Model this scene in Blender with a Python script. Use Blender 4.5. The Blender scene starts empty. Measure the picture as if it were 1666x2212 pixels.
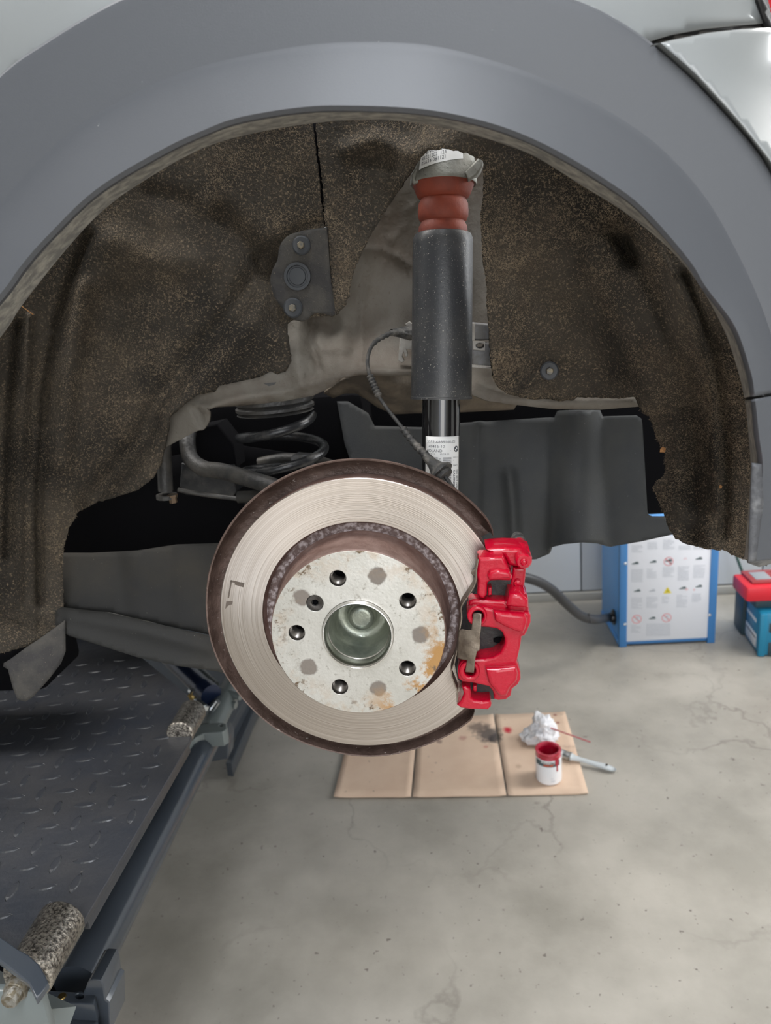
import bpy, math, random
import numpy as np
from mathutils import Vector, Matrix, noise as mnoise
from mathutils.geometry import delaunay_2d_cdt

random.seed(7)
rng = np.random.default_rng(7)
C = bpy.context.scene.collection
S = bpy.context.scene

# ------------------------------------------------------------------ camera
F = 1565.0                      # focal length in photo pixels (1666 x 2212 frame)
H = 1.31                        # camera height above the garage floor
wZ = -np.array([467.0, 5394.0, F]); wZ /= np.linalg.norm(wZ)
wY = np.array([137.0, -466.0, F]); wY -= wZ * wY.dot(wZ); wY /= np.linalg.norm(wY)
wX = np.cross(wY, wZ)
if wX[0] < 0: wX = -wX
R3 = np.array([wX, wY, wZ])     # camera coords (right, down, forward) -> world
cd = bpy.data.cameras.new('camera')
cam = bpy.data.objects.new('camera', cd); C.objects.link(cam); S.camera = cam
cd.sensor_fit = 'VERTICAL'; cd.sensor_height = 36.0; cd.lens = F / 2212.0 * 36.0
cd.clip_start = 0.02; cd.clip_end = 60
M = Matrix.Identity(4)
for i in range(3):
    M[i][0] = R3[i][0]; M[i][1] = -R3[i][1]; M[i][2] = -R3[i][2]
M[2][3] = H
cam.matrix_world = M
cd.dof.use_dof = True; cd.dof.focus_distance = 0.79; cd.dof.aperture_fstop = 7.0

# ------------------------------------------------------------------ world, lights, exposure
w = bpy.data.worlds.new('world'); S.world = w; w.use_nodes = True
nt = w.node_tree; nt.nodes.clear()
wo = nt.nodes.new('ShaderNodeOutputWorld'); bg = nt.nodes.new('ShaderNodeBackground')
tc = nt.nodes.new('ShaderNodeTexCoord'); sp = nt.nodes.new('ShaderNodeSeparateXYZ')
rp = nt.nodes.new('ShaderNodeValToRGB')
nt.links.new(tc.outputs['Generated'], sp.inputs[0])
mr = nt.nodes.new('ShaderNodeMapRange'); mr.inputs[1].default_value = -1; mr.inputs[2].default_value = 1
nt.links.new(sp.outputs[2], mr.inputs[0]); nt.links.new(mr.outputs[0], rp.inputs[0])
rp.color_ramp.elements[0].color = (.40, .39, .36, 1); rp.color_ramp.elements[0].position = .42
rp.color_ramp.elements[1].color = (.80, .88, 1.0, 1); rp.color_ramp.elements[1].position = .62
nt.links.new(rp.outputs[0], bg.inputs[0]); bg.inputs[1].default_value = 2.3
nt.links.new(bg.outputs[0], wo.inputs[0])

def area(name, loc, target, sx, sy, power, col):
    l = bpy.data.lights.new(name, 'AREA'); l.shape = 'RECTANGLE'; l.size = sx; l.size_y = sy
    l.energy = power; l.color = col
    o = bpy.data.objects.new(name, l); C.objects.link(o); o.location = loc
    o.rotation_euler = (Vector(target) - Vector(loc)).to_track_quat('-Z', 'Y').to_euler()
    return o
area('garage_door_light', (.55, -2.45, 1.45), (.55, 1, 1.2), 1.3, 2.0, 26, (1.0, .97, .92))
area('overhead_fill_light', (.10, -1.05, 3.05), (.10, -1.05, 0), 0.40, 2.2, 62, (.90, .94, 1.0))  # added overhead fill for upward faces and the disc, not a fitted lamp
area('side_fill_light', (4.2, 2.5, 1.9), (0, 2.2, .5), 2.2, 1.8, 120, (.96, .98, 1.0))  # added light from the right; the wall there has no window
area('overhead_fill_light', (-1.2, .9, 3.05), (-1.2, .9, 0), 2.4, .5, 50, (1.0, .97, .94))  # added fill, since the ceiling darkens the room; no lamp fitted
area('overhead_fill_light', (2.2, 2.0, 3.05), (2.2, 2.0, 0), 2.4, .5, 60, (1.0, .97, .94))  # another added overhead fill, no lamp fitted

S.view_settings.view_transform = 'Standard'; S.view_settings.look = 'None'
S.view_settings.exposure = 0.0; S.view_settings.gamma = 1.0
S.view_settings.use_curve_mapping = False
S.cycles.max_bounces = 8

# ------------------------------------------------------------------ helpers
def ray(px, py):
    c = np.array([px - 833.0, py - 1106.0, F]); return R3 @ c
def P(px, py, Y=None, Z=None, X=None):
    d = ray(px, py)
    if Y is not None: t = Y / d[1]
    elif Z is not None: t = (Z - H) / d[2]
    else: t = X / d[0]
    p = d * t; p[2] += H
    return p
def proj(p):
    q = R3.T @ (np.asarray(p, float) - np.array([0, 0, H]))
    return np.array([q[0] / q[2] * F + 833, q[1] / q[2] * F + 1106, q[2]])
def mpp(p):                     # metres per photo pixel at a world point
    return proj(p)[2] / F

MATS = {}
def mat(name, col, rough=.5, metal=0., col2=None, nscale=20., nlo=.4, nhi=.6, detail=4., bump=0., bscale=60., coat=0.,
        speck=None, sscale=400., slo=.62, shi=.7, spec=.5, aniso=0., trans=0., rough2=None, emit=None):
    m = bpy.data.materials.new(name); m.use_nodes = True
    t = m.node_tree; b = t.nodes['Principled BSDF']
    b.inputs['Roughness'].default_value = rough; b.inputs['Metallic'].default_value = metal
    b.inputs['Specular IOR Level'].default_value = spec
    if coat: b.inputs['Coat Weight'].default_value = coat; b.inputs['Coat Roughness'].default_value = .08
    if trans: b.inputs['Transmission Weight'].default_value = trans
    co = t.nodes.new('ShaderNodeTexCoord').outputs['Object']
    def noise(scale, det, rg=.6):
        n = t.nodes.new('ShaderNodeTexNoise'); n.inputs['Scale'].default_value = scale
        n.inputs['Detail'].default_value = det; n.inputs['Roughness'].default_value = rg
        t.links.new(co, n.inputs['Vector']); return n.outputs['Fac']
    def rng_(f, lo, hi):
        r = t.nodes.new('ShaderNodeMapRange'); r.inputs[1].default_value = lo; r.inputs[2].default_value = hi
        t.links.new(f, r.inputs[0]); return r.outputs[0]
    def mix(f, a, bb):
        x = t.nodes.new('ShaderNodeMix'); x.data_type = 'RGBA'
        t.links.new(f, x.inputs[0])
        for s, v in ((x.inputs[6], a), (x.inputs[7], bb)):
            if isinstance(v, tuple): s.default_value = (*v[:3], 1)
            else: t.links.new(v, s)
        return x.outputs[2]
    cur = tuple(col)
    if col2 is not None:
        f = rng_(noise(nscale, detail), nlo, nhi); cur = mix(f, cur, tuple(col2))
        if rough2 is not None:
            r = t.nodes.new('ShaderNodeMapRange'); r.inputs[3].default_value = rough; r.inputs[4].default_value = rough2
            t.links.new(f, r.inputs[0]); t.links.new(r.outputs[0], b.inputs['Roughness'])
    if speck is not None:
        cur = mix(rng_(noise(sscale, 2.), slo, shi), cur, tuple(speck))
    if isinstance(cur, tuple): b.inputs['Base Color'].default_value = (*cur, 1)
    else: t.links.new(cur, b.inputs['Base Color'])
    if bump:
        bn = t.nodes.new('ShaderNodeBump'); bn.inputs['Strength'].default_value = bump; bn.inputs['Distance'].default_value = .01
        t.links.new(noise(bscale, 5.), bn.inputs['Height']); t.links.new(bn.outputs[0], b.inputs['Normal'])
    if aniso:
        b.inputs['Anisotropic'].default_value = aniso
    MATS[name] = m
    return m
def N(m, kind): return m.node_tree.nodes.new(kind)

def tag(o, label=None, cat=None, group=None, kind=None):
    if label: o['label'] = label
    if cat: o['category'] = cat
    if group: o['group'] = group
    if kind: o['kind'] = kind
    return o
def thing(name, label, cat, loc, group=None):
    o = bpy.data.objects.new(name, None); C.objects.link(o); o.location = loc; o.empty_display_size = .05
    return tag(o, label, cat, group)
def attach(o, parent):
    if parent is not None:
        o.parent = parent
        if parent.type == 'EMPTY': o.matrix_parent_inverse = Matrix.Translation(-Vector(parent.location))
    return o
def mesh(name, V, Fs, m, parent=None, smooth=True, label=None, kind=None):
    me = bpy.data.meshes.new(name)
    me.from_pydata([tuple(map(float, v)) for v in V], [], [tuple(int(i) for i in f) for f in Fs]); me.update()
    if smooth: me.polygons.foreach_set('use_smooth', [True] * len(me.polygons))
    for mm in (m if isinstance(m, (list, tuple)) else [m]): me.materials.append(mm)
    o = bpy.data.objects.new(name, me); C.objects.link(o)
    attach(o, parent)
    if label: o['label'] = label
    if kind: o['kind'] = kind
    return o
def sharp(o, ang=35):
    o.data.set_sharp_from_angle(angle=math.radians(ang)); return o
def solid(o, th, off=1.):
    md = o.modifiers.new('thickness', 'SOLIDIFY'); md.thickness = th; md.offset = off; return o
def catmull(pts, n=8, closed=False):
    pts = np.asarray(pts, float); out = []
    L = len(pts)
    for i in range(L if closed else L - 1):
        if closed: p0, p1, p2, p3 = pts[(i - 1) % L], pts[i], pts[(i + 1) % L], pts[(i + 2) % L]
        else: p0, p1, p2, p3 = pts[max(i - 1, 0)], pts[i], pts[i + 1], pts[min(i + 2, L - 1)]
        for k in range(n):
            t = k / n
            out.append(.5 * ((2 * p1) + (p2 - p0) * t + (2 * p0 - 5 * p1 + 4 * p2 - p3) * t * t + (3 * p1 - p0 - 3 * p2 + p3) * t ** 3))
    if not closed: out.append(pts[-1])
    return np.array(out)
def resample(pts, n):
    pts = np.asarray(pts, float)
    d = np.r_[0, np.cumsum(np.linalg.norm(np.diff(pts[:, :2], axis=0), axis=1))]
    u = np.linspace(0, d[-1], n)
    return np.stack([np.interp(u, d, pts[:, k]) for k in range(pts.shape[1])], 1)
def sweep(name, pts, r, m, parent=None, seg=14, smooth=True, label=None, sub=6, cap=True, squash=1.):
    """tube through world points with a radius (or a list of radii)"""
    pts = np.asarray(pts, float); rr = np.full(len(pts), r) if np.isscalar(r) else np.asarray(r, float)
    q = np.c_[pts, rr]
    q = catmull(q, sub) if sub > 1 and len(q) > 2 else q
    p = q[:, :3]; rr = q[:, 3]
    T = np.gradient(p, axis=0); T /= np.linalg.norm(T, axis=1)[:, None]
    up = np.array([0, 0, 1.]) if abs(T[0][2]) < .9 else np.array([1., 0, 0])
    n = np.cross(T[0], up); n /= np.linalg.norm(n)
    V = []; Fs = []
    for i in range(len(p)):
        n = n - T[i] * n.dot(T[i]); n /= np.linalg.norm(n); b = np.cross(T[i], n)
        for k in range(seg):
            a = 2 * math.pi * k / seg
            V.append(p[i] + rr[i] * (math.cos(a) * n + squash * math.sin(a) * b))
    for i in range(len(p) - 1):
        for k in range(seg):
            k2 = (k + 1) % seg
            Fs.append((i * seg + k, i * seg + k2, (i + 1) * seg + k2, (i + 1) * seg + k))
    if cap: Fs.append(tuple(range(seg))); Fs.append(tuple((len(p) - 1) * seg + k for k in reversed(range(seg))))
    o = mesh(name, V, Fs, m, parent, smooth, label)
    return sharp(o, 50) if smooth else o
def lathe(name, p0, p1, prof, m, parent=None, seg=48, a0=0., a1=360., label=None, ang=35, close=False):
    """prof: list of (distance along p0->p1 in metres, radius)"""
    p0 = np.asarray(p0, float); p1 = np.asarray(p1, float); ax = p1 - p0; ax /= np.linalg.norm(ax)
    ref = np.array([0, 0, 1.]) if abs(ax[2]) < .9 else np.array([0, -1., 0])
    u = ref - ax * ref.dot(ax); u /= np.linalg.norm(u); v = np.cross(ax, u)
    full = abs(a1 - a0) >= 359.9; n = seg if full else seg + 1
    V = []; Fs = []
    for (d, r) in prof:
        for k in range(n):
            a = math.radians(a0 + (a1 - a0) * k / seg)
            V.append(p0 + ax * d + r * (math.cos(a) * u + math.sin(a) * v))
    for i in range(len(prof) - 1 + (1 if close else 0)):
        i2 = (i + 1) % len(prof)
        for k in range(seg):
            k2 = (k + 1) % n
            Fs.append((i * n + k, i * n + k2, i2 * n + k2, i2 * n + k))
    o = mesh(name, V, Fs, m, parent, True, label)
    return sharp(o, ang)
def curve_plate(name, loops, place, m, parent=None, depth=.01, bevel=.001, label=None, res=2, smooth=True):
    """2-D loops (metres, first is the outline, others holes) filled, extruded and bevelled; place maps (u, v, w) to world"""
    cu = bpy.data.curves.new(name, 'CURVE'); cu.dimensions = '2D'; cu.fill_mode = 'BOTH'
    cu.extrude = max(depth / 2 - bevel, .0001); cu.bevel_depth = bevel; cu.bevel_resolution = res; cu.offset = -bevel
    for lp in loops:
        s = cu.splines.new('POLY'); s.points.add(len(lp) - 1); s.use_cyclic_u = True
        for i, q in enumerate(lp): s.points[i].co = (q[0], q[1], 0, 1)
    tmp = bpy.data.objects.new('tmp', cu); C.objects.link(tmp)
    dg = bpy.context.evaluated_depsgraph_get(); dg.update()
    me = bpy.data.meshes.new_from_object(tmp.evaluated_get(dg))
    V = [place(v.co.x, v.co.y, v.co.z) for v in me.vertices]; Fs = [tuple(p.vertices) for p in me.polygons]
    bpy.data.objects.remove(tmp); bpy.data.curves.remove(cu); bpy.data.meshes.remove(me)
    o = mesh(name, V, Fs, m, parent, smooth, label)
    if smooth: sharp(o, 40)
    return o
def ypl(px_loops, Yf, Yb, name, m, parent=None, bevel=.002, label=None, smooth_n=0, res=2):
    """plate parallel to the car's side, between two distances, with its outline taken on the front distance"""
    loops = []
    for lp in px_loops:
        q = catmull(lp, smooth_n, True) if smooth_n else np.asarray(lp, float)
        loops.append([(P(a, b, Y=Yf)[0], P(a, b, Y=Yf)[2]) for a, b in q])
    mid = (Yf + Yb) / 2
    return curve_plate(name, loops, lambda u, v, w_: (u, mid + w_, v), m, parent, abs(Yb - Yf), bevel, label, res)
def zpl(px, Ztop, th, name, m, parent=None, bevel=.0015, holes=(), label=None, world=None):
    lp = [(P(a, b, Z=Ztop)[0], P(a, b, Z=Ztop)[1]) for a, b in px] if world is None else world
    hs = [[(P(a, b, Z=Ztop)[0], P(a, b, Z=Ztop)[1]) for a, b in h] for h in holes]
    return curve_plate(name, [lp] + hs, lambda u, v, w_: (u, v, Ztop - th / 2 + w_), m, parent, th, bevel, label)
def box(name, c, s, m, parent=None, rz=0., bevel=.002, label=None, rx=0.):
    import bmesh
    bm = bmesh.new(); bmesh.ops.create_cube(bm, size=1)
    for v in bm.verts: v.co = Vector((v.co.x * s[0], v.co.y * s[1], v.co.z * s[2]))
    if bevel: bmesh.ops.bevel(bm, geom=bm.edges[:], offset=min(bevel, min(s) * .45), segments=2, profile=.5, affect='EDGES')
    mm = Matrix.Translation(Vector(c)) @ Matrix.Rotation(rz, 4, 'Z') @ Matrix.Rotation(rx, 4, 'X')
    bmesh.ops.transform(bm, matrix=mm, verts=bm.verts)
    V = [tuple(v.co) for v in bm.verts]; bm.verts.index_update(); Fs = [[v.index for v in f.verts] for f in bm.faces]; bm.free()
    o = mesh(name, V, Fs, m, parent, True, label)
    return sharp(o, 30)
def circ(cx, cy, rx, ry=None, n=28, a0=0):
    ry = rx if ry is None else ry
    return [(cx + rx * math.cos(a0 + 2 * math.pi * k / n), cy + ry * math.sin(a0 + 2 * math.pi * k / n)) for k in range(n)]
def seg_dist(X, Yy, line):
    d = np.full(X.shape, 1e9)
    for (a, b) in zip(line[:-1], line[1:]):
        ax, ay = a[0], a[1]; bx, by = b[0], b[1]
        L = (bx - ax) ** 2 + (by - ay) ** 2 + 1e-9
        t = np.clip(((X - ax) * (bx - ax) + (Yy - ay) * (by - ay)) / L, 0, 1)
        d = np.minimum(d, np.hypot(X - ax - t * (bx - ax), Yy - ay - t * (by - ay)))
    return d
def tps(ctrl):
    """smooth surface through (px, py, depth) control points"""
    c = np.asarray(ctrl, float); s = 500.; x = c[:, :2] / s; n = len(c)
    def k(r): return np.where(r > 1e-9, r * r * np.log(r + 1e-12), 0)
    K = k(np.linalg.norm(x[:, None] - x[None], axis=2)) + 1e-3 * np.eye(n)
    Q = np.c_[np.ones(n), x]; A = np.block([[K, Q], [Q.T, np.zeros((3, 3))]])
    sol = np.linalg.lstsq(A, np.r_[c[:, 2], 0, 0, 0], rcond=None)[0]
    def f(X, Yy):
        q = np.c_[X, Yy] / s; r = np.linalg.norm(q[:, None] - x[None], axis=2)
        return k(r) @ sol[:n] + np.c_[np.ones(len(q)), q] @ sol[n:]
    return f
def sheet(name, outline, depth, m, parent=None, step=12., th=.003, grooves=(), label=None, smooth_n=0, rough_edge=0.):
    """a formed sheet: outline and relief given as bearings from the camera plus true distance Y at every point"""
    o = np.asarray(outline, float)
    if smooth_n: o = catmull(o, smooth_n, True)
    o = np.vstack([o, o[:1]]); pts = []
    for a, b in zip(o[:-1], o[1:]):
        n = max(1, int(np.hypot(*(b - a)) / (step * .6)))
        for k in range(n): pts.append(a + (b - a) * k / n)
    pts = np.array(pts)
    if rough_edge: pts += rng.normal(0, rough_edge, pts.shape)
    x0, y0 = pts.min(0); x1, y1 = pts.max(0)
    g = []
    rows = np.arange(y0, y1, step * .87)
    for i, yy in enumerate(rows):
        xs = np.arange(x0 + (i % 2) * step / 2, x1, step); g.append(np.c_[xs, np.full(len(xs), yy)])
    g = np.vstack(g); dd = seg_dist(g[:, 0], g[:, 1], list(pts) + [pts[0]]); g = g[dd > step * .45]
    allp = np.vstack([pts, g]); n = len(pts)
    vs, es, fs, *_ = delaunay_2d_cdt([Vector((a, -b)) for a, b in allp], [], [list(range(n))], 1, 1e-5)
    q = np.array([(v.x, -v.y) for v in vs])
    Yv = depth(q[:, 0], q[:, 1])
    for (line, wd, amt) in grooves:
        Yv = Yv + amt * np.exp(-(seg_dist(q[:, 0], q[:, 1], line) / wd) ** 2)
    W = [P(a, b, Y=yv) for (a, b), yv in zip(q, Yv)]
    ob = mesh(name, W, fs, m, parent, True, label)
    if th: solid(ob, th, -1.)
    return ob
def text_mesh(body, size, bold=0.):
    cu = bpy.data.curves.new('t', 'FONT'); cu.body = body; cu.size = size; cu.offset = bold; cu.resolution_u = 3
    tmp = bpy.data.objects.new('tmp', cu); C.objects.link(tmp)
    dg = bpy.context.evaluated_depsgraph_get(); dg.update()
    me = bpy.data.meshes.new_from_object(tmp.evaluated_get(dg))
    V = [(v.co.x, v.co.y) for v in me.vertices]; Fs = [tuple(p.vertices) for p in me.polygons]
    bpy.data.objects.remove(tmp); bpy.data.curves.remove(cu); bpy.data.meshes.remove(me)
    return V, Fs
class Print:
    """flat print collected on a (u, v) sheet, then wrapped onto a surface by place(u, v)"""
    def __init__(s): s.V = []; s.F = []
    def text(s, body, u, v, size, rot=0., sx=1., width=None, bold=0.):
        V, Fs = text_mesh(body, size, bold); n = len(s.V)
        if width and V: sx = width / max(a for a, b in V)
        c, d = math.cos(rot), math.sin(rot)
        for a, b in V: a *= sx; s.V.append((u + a * c - b * d, v + a * d + b * c))
        s.F += [tuple(i + n for i in f) for f in Fs]
    def rect(s, u0, v0, u1, v1):
        n = len(s.V); k = 4
        for j in range(k + 1): s.V += [(u0 + (u1 - u0) * j / k, v0), (u0 + (u1 - u0) * j / k, v1)]
        for j in range(k): s.F.append((n + 2 * j, n + 2 * j + 2, n + 2 * j + 3, n + 2 * j + 1))
    def poly(s, pts):
        n = len(s.V); s.V += list(pts); s.F.append(tuple(range(n, n + len(pts))))
    def ring(s, cu, cv, r0, r1, a0=0, a1=360, k=24):
        n = len(s.V)
        for i in range(k + 1):
            a = math.radians(a0 + (a1 - a0) * i / k)
            s.V += [(cu + r0 * math.cos(a), cv + r0 * math.sin(a)), (cu + r1 * math.cos(a), cv + r1 * math.sin(a))]
        for i in range(k): s.F.append((n + 2 * i, n + 2 * i + 1, n + 2 * i + 3, n + 2 * i + 2))
    def build(s, name, place, m, parent):
        return mesh(name, [place(u, v) for u, v in s.V], s.F, m, parent, False)

# ------------------------------------------------------------------ materials
M_floor = mat('floor_concrete', (.45, .42, .37), .5, col2=(.31, .29, .25), nscale=2.2, nlo=.40, nhi=.62, detail=8, bump=.12, bscale=30,
              speck=(.17, .15, .13), sscale=55, slo=.68, shi=.74, rough2=.35)
M_wall = mat('wall_panel_white', (.62, .65, .68), .5)
M_clad = mat('textured_grey_plastic', (.088, .093, .104), .45, bump=.05, bscale=900, speck=(.3, .3, .3), sscale=260, slo=.80, shi=.83)
M_clad2 = mat('worn_lower_cladding', (.09, .092, .1), .4, col2=(.25, .25, .25), nscale=45, nlo=.52, nhi=.75, bump=.25, bscale=220)
M_lip = mat('dusty_lip', (.20, .195, .18), .6, col2=(.42, .40, .35), nscale=90, nlo=.4, nhi=.65, bump=.3, bscale=400)
M_paint = mat('grey_car_paint', (.27, .285, .288), .28, .0, coat=.6, spec=.5)
M_black = mat('black_trim', (.012, .012, .013), .3)
M_tail = mat('red_lamp_lens', (.55, .01, .02), .1, coat=.5)
M_felt = mat('dirty_felt', (.044, .040, .035), .95, col2=(.115, .099, .079), nscale=8, nlo=.36, nhi=.66, detail=9, bump=.8, bscale=260,
             speck=(.31, .24, .165), sscale=330, slo=.56, shi=.75, spec=.15)
M_felt2 = mat('greyer_felt', (.030, .028, .025), .9, col2=(.08, .074, .062), nscale=9, nlo=.4, nhi=.62, detail=9, bump=.6, bscale=300,
              speck=(.20, .17, .13), sscale=360, slo=.6, shi=.74, spec=.2)
M_fibre = mat('dried_fibres', (.34, .265, .18), .9, col2=(.17, .13, .09), nscale=60)
M_fbrk = mat('flap_plastic', (.075, .07, .062), .8, col2=(.042, .04, .04), nscale=30, bump=.3, bscale=500, speck=(.2, .17, .13), sscale=500, slo=.68, shi=.74)
M_body = mat('dusty_underbody_paint', (.175, .160, .136), .7, col2=(.11, .088, .068), nscale=11, nlo=.42, nhi=.66, detail=8, bump=.35, bscale=55,
             speck=(.12, .10, .08), sscale=260, slo=.66, shi=.74)
M_tan = mat('dusty_tan_housing', (.15, .12, .088), .8, col2=(.08, .065, .05), nscale=18, bump=.3, bscale=90)
M_pl = mat('grey_underbody_plastic', (.032, .035, .038), .60, spec=.35, col2=(.042, .044, .044), nscale=9, bump=.15, bscale=600, speck=(.2, .2, .19), sscale=330, slo=.74, shi=.78)
M_pl2 = mat('dusty_underbody_plastic', (.027, .027, .026), .75, spec=.3, col2=(.042, .038, .031), nscale=8, nlo=.45, nhi=.7, bump=.15, bscale=500, speck=(.25, .23, .2), sscale=300, slo=.74, shi=.79)
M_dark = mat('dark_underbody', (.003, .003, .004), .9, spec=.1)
M_blk = mat('black_coated_steel', (.018, .019, .021), .25, col2=(.055, .053, .05), nscale=40, nlo=.5, nhi=.72, bump=.1, bscale=200)
M_blkd = mat('dusty_black_steel', (.028, .028, .028), .4, col2=(.085, .078, .068), nscale=25, nlo=.4, nhi=.7, bump=.2, bscale=200)
M_cover = mat('shock_cover_plastic', (.030, .032, .036), .38, col2=(.055, .055, .055), nscale=14, nlo=.45, nhi=.7, speck=(.38, .36, .31), sscale=620, slo=.66, shi=.73, bump=.08, bscale=300)
M_tube = mat('gloss_black_shock_tube', (.012, .012, .013), .1, coat=1.)
M_orange = mat('orange_bump_stop', (.25, .046, .022), .6, col2=(.13, .030, .022), nscale=25, nlo=.4, nhi=.7, speck=(.5, .3, .2), sscale=300, slo=.76, shi=.8, bump=.1, bscale=200)
M_alu = mat('cast_aluminium', (.33, .33, .30), .55, .5, col2=(.22, .215, .19), nscale=35, speck=(.1, .1, .09), sscale=300, slo=.66, shi=.72, bump=.2, bscale=300)
M_label = mat('white_label', (.80, .80, .79), .4)
M_ink = mat('grey_print', (.07, .075, .085), .6)
M_rubber = mat('dusty_rubber', (.03, .03, .03), .6, col2=(.14, .13, .115), nscale=90, nlo=.45, nhi=.7, bump=.3, bscale=300)
M_clip = mat('pale_plastic_clip', (.42, .40, .37), .5, col2=(.3, .28, .25), nscale=60)
M_clip2 = mat('grey_plastic_clip', (.20, .205, .22), .5, col2=(.14, .135, .13), nscale=60)
M_bolt = mat('dusty_bolt', (.11, .11, .105), .5, .6, col2=(.2, .17, .12), nscale=200)
M_shield = mat('rusty_dust_shield', (.080, .052, .042), .42, .35, col2=(.17, .115, .095), nscale=50, nlo=.35, nhi=.7, detail=8, bump=.25, bscale=160,
               speck=(.45, .40, .37), sscale=230, slo=.68, shi=.76, rough2=.6)
M_rust = mat('rusty_disc_casting', (.15, .085, .068), .5, .3, col2=(.24, .16, .135), nscale=60, nlo=.35, nhi=.68, bump=.15, bscale=200)
M_cast = mat('speckled_disc_casting', (.13, .088, .08), .6, .2, col2=(.44, .38, .38), nscale=170, nlo=.45, nhi=.63, detail=5, bump=.2, bscale=300)
M_chrome = mat('machined_bore', (.75, .73, .70), .22, 1.)
M_grease = mat('greasy_bore', (.34, .36, .29), .28, .55, col2=(.17, .19, .16), nscale=30, nlo=.4, nhi=.65, bump=.12, bscale=50, coat=.4)
M_thread = mat('threaded_steel', (.34, .32, .30), .3, 1.)
M_screw = mat('dark_screw', (.12, .11, .105), .4, .8, col2=(.05, .045, .04), nscale=120)
M_red = mat('wet_red_caliper_paint', (.47, .0, .020), .36, 0, spec=.25, coat=.65, bump=.34, bscale=42)
M_pad = mat('black_brake_pad', (.018, .018, .02), .5, col2=(.04, .038, .035), nscale=60, bump=.15, bscale=200)
M_spring = mat('weathered_spring_steel', (.30, .25, .20), .42, .8, col2=(.16, .125, .10), nscale=70, nlo=.4, nhi=.65, bump=.12, bscale=300)
M_lift = mat('blue_grey_lift_paint', (.050, .060, .075), .22, .0, bump=.06, bscale=30, coat=.3)
M_liftlite = mat('grey_green_lift_paint', (.16, .185, .185), .35, 0, coat=.3)
M_deck = mat('worn_deck_paint', (.024, .028, .037), .40, 0, col2=(.045, .045, .048), nscale=7, nlo=.35, nhi=.7, detail=8, bump=.12, bscale=60,
             speck=(.16, .15, .13), sscale=70, slo=.74, shi=.84)
M_lug = mat('worn_tread_lug', (.035, .039, .046), .32, .1, col2=(.10, .10, .098), nscale=90, nlo=.5, nhi=.76)
M_roller = mat('worn_shiny_roller', (.50, .46, .40), .25, .9, col2=(.10, .088, .078), nscale=260, nlo=.40, nhi=.62, detail=6, bump=.35, bscale=260)
M_zinc = mat('zinc_bolt', (.34, .33, .30), .5, .8, col2=(.2, .17, .12), nscale=150, bump=.3, bscale=200)
M_cyl = mat('blue_black_cylinder', (.018, .030, .075), .25, .3, coat=.5)
M_brass = mat('brass_fitting', (.6, .42, .16), .3, 1.)
M_silver = mat('bright_zinc_fitting', (.72, .76, .80), .22, 1.)
M_card = mat('brown_cardboard', (.76, .57, .43), .85, col2=(.70, .51, .38), nscale=6, bump=.06, bscale=40, speck=(.36, .25, .19), sscale=60, slo=.72, shi=.78)
M_white = mat('white_can', (.88, .88, .90), .3, coat=.3)
M_redp = mat('red_wet_paint', (.42, .005, .03), .12, coat=1.)
M_pink = mat('smeared_red_paint', (.60, .06, .10), .3, col2=(.42, .01, .03), nscale=40, coat=.6)
M_cloth = mat('white_paper_towel', (.93, .93, .95), .9, col2=(.88, .88, .92), nscale=30)
M_brushh = mat('pale_brush_handle', (.56, .60, .62), .4)
M_ferrule = mat('tin_ferrule', (.55, .57, .56), .3, .9)
M_bristle = mat('brush_bristle', (.25, .02, .03), .7)
M_blue = mat('lit_blue_cabinet_paint', (.13, .42, .92), .4)  # brighter blue: the light falling on the side is put into the colour
M_blue2 = mat('blue_cabinet_frame', (.055, .22, .52), .4)
M_hose = mat('black_hose', (.035, .036, .04), .4)
M_teal = mat('teal_case_plastic', (.01, .21, .36), .4)
M_tealg = mat('dark_teal_plastic', (.03, .06, .075), .5)
M_redc = mat('red_device_plastic', (.72, .012, .03), .4)
M_redc2 = mat('dark_red_top', (.35, .04, .045), .5)
M_green = mat('dark_green_cable', (.015, .05, .035), .5)
M_chip = mat('wood_chip', (.5, .25, .10), .9)
M_gink = mat('pale_print', (.50, .53, .58), .6); M_rink = mat('faint_red_print', (.80, .30, .32), .6)
M_dink = mat('dark_print', (.09, .13, .14), .6); M_yink = mat('yellow_print', (.80, .66, .03), .6)
M_seam = mat('grey_seam', (.30, .32, .34), .6); M_orink = mat('orange_print', (.75, .12, .04), .5)

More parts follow.
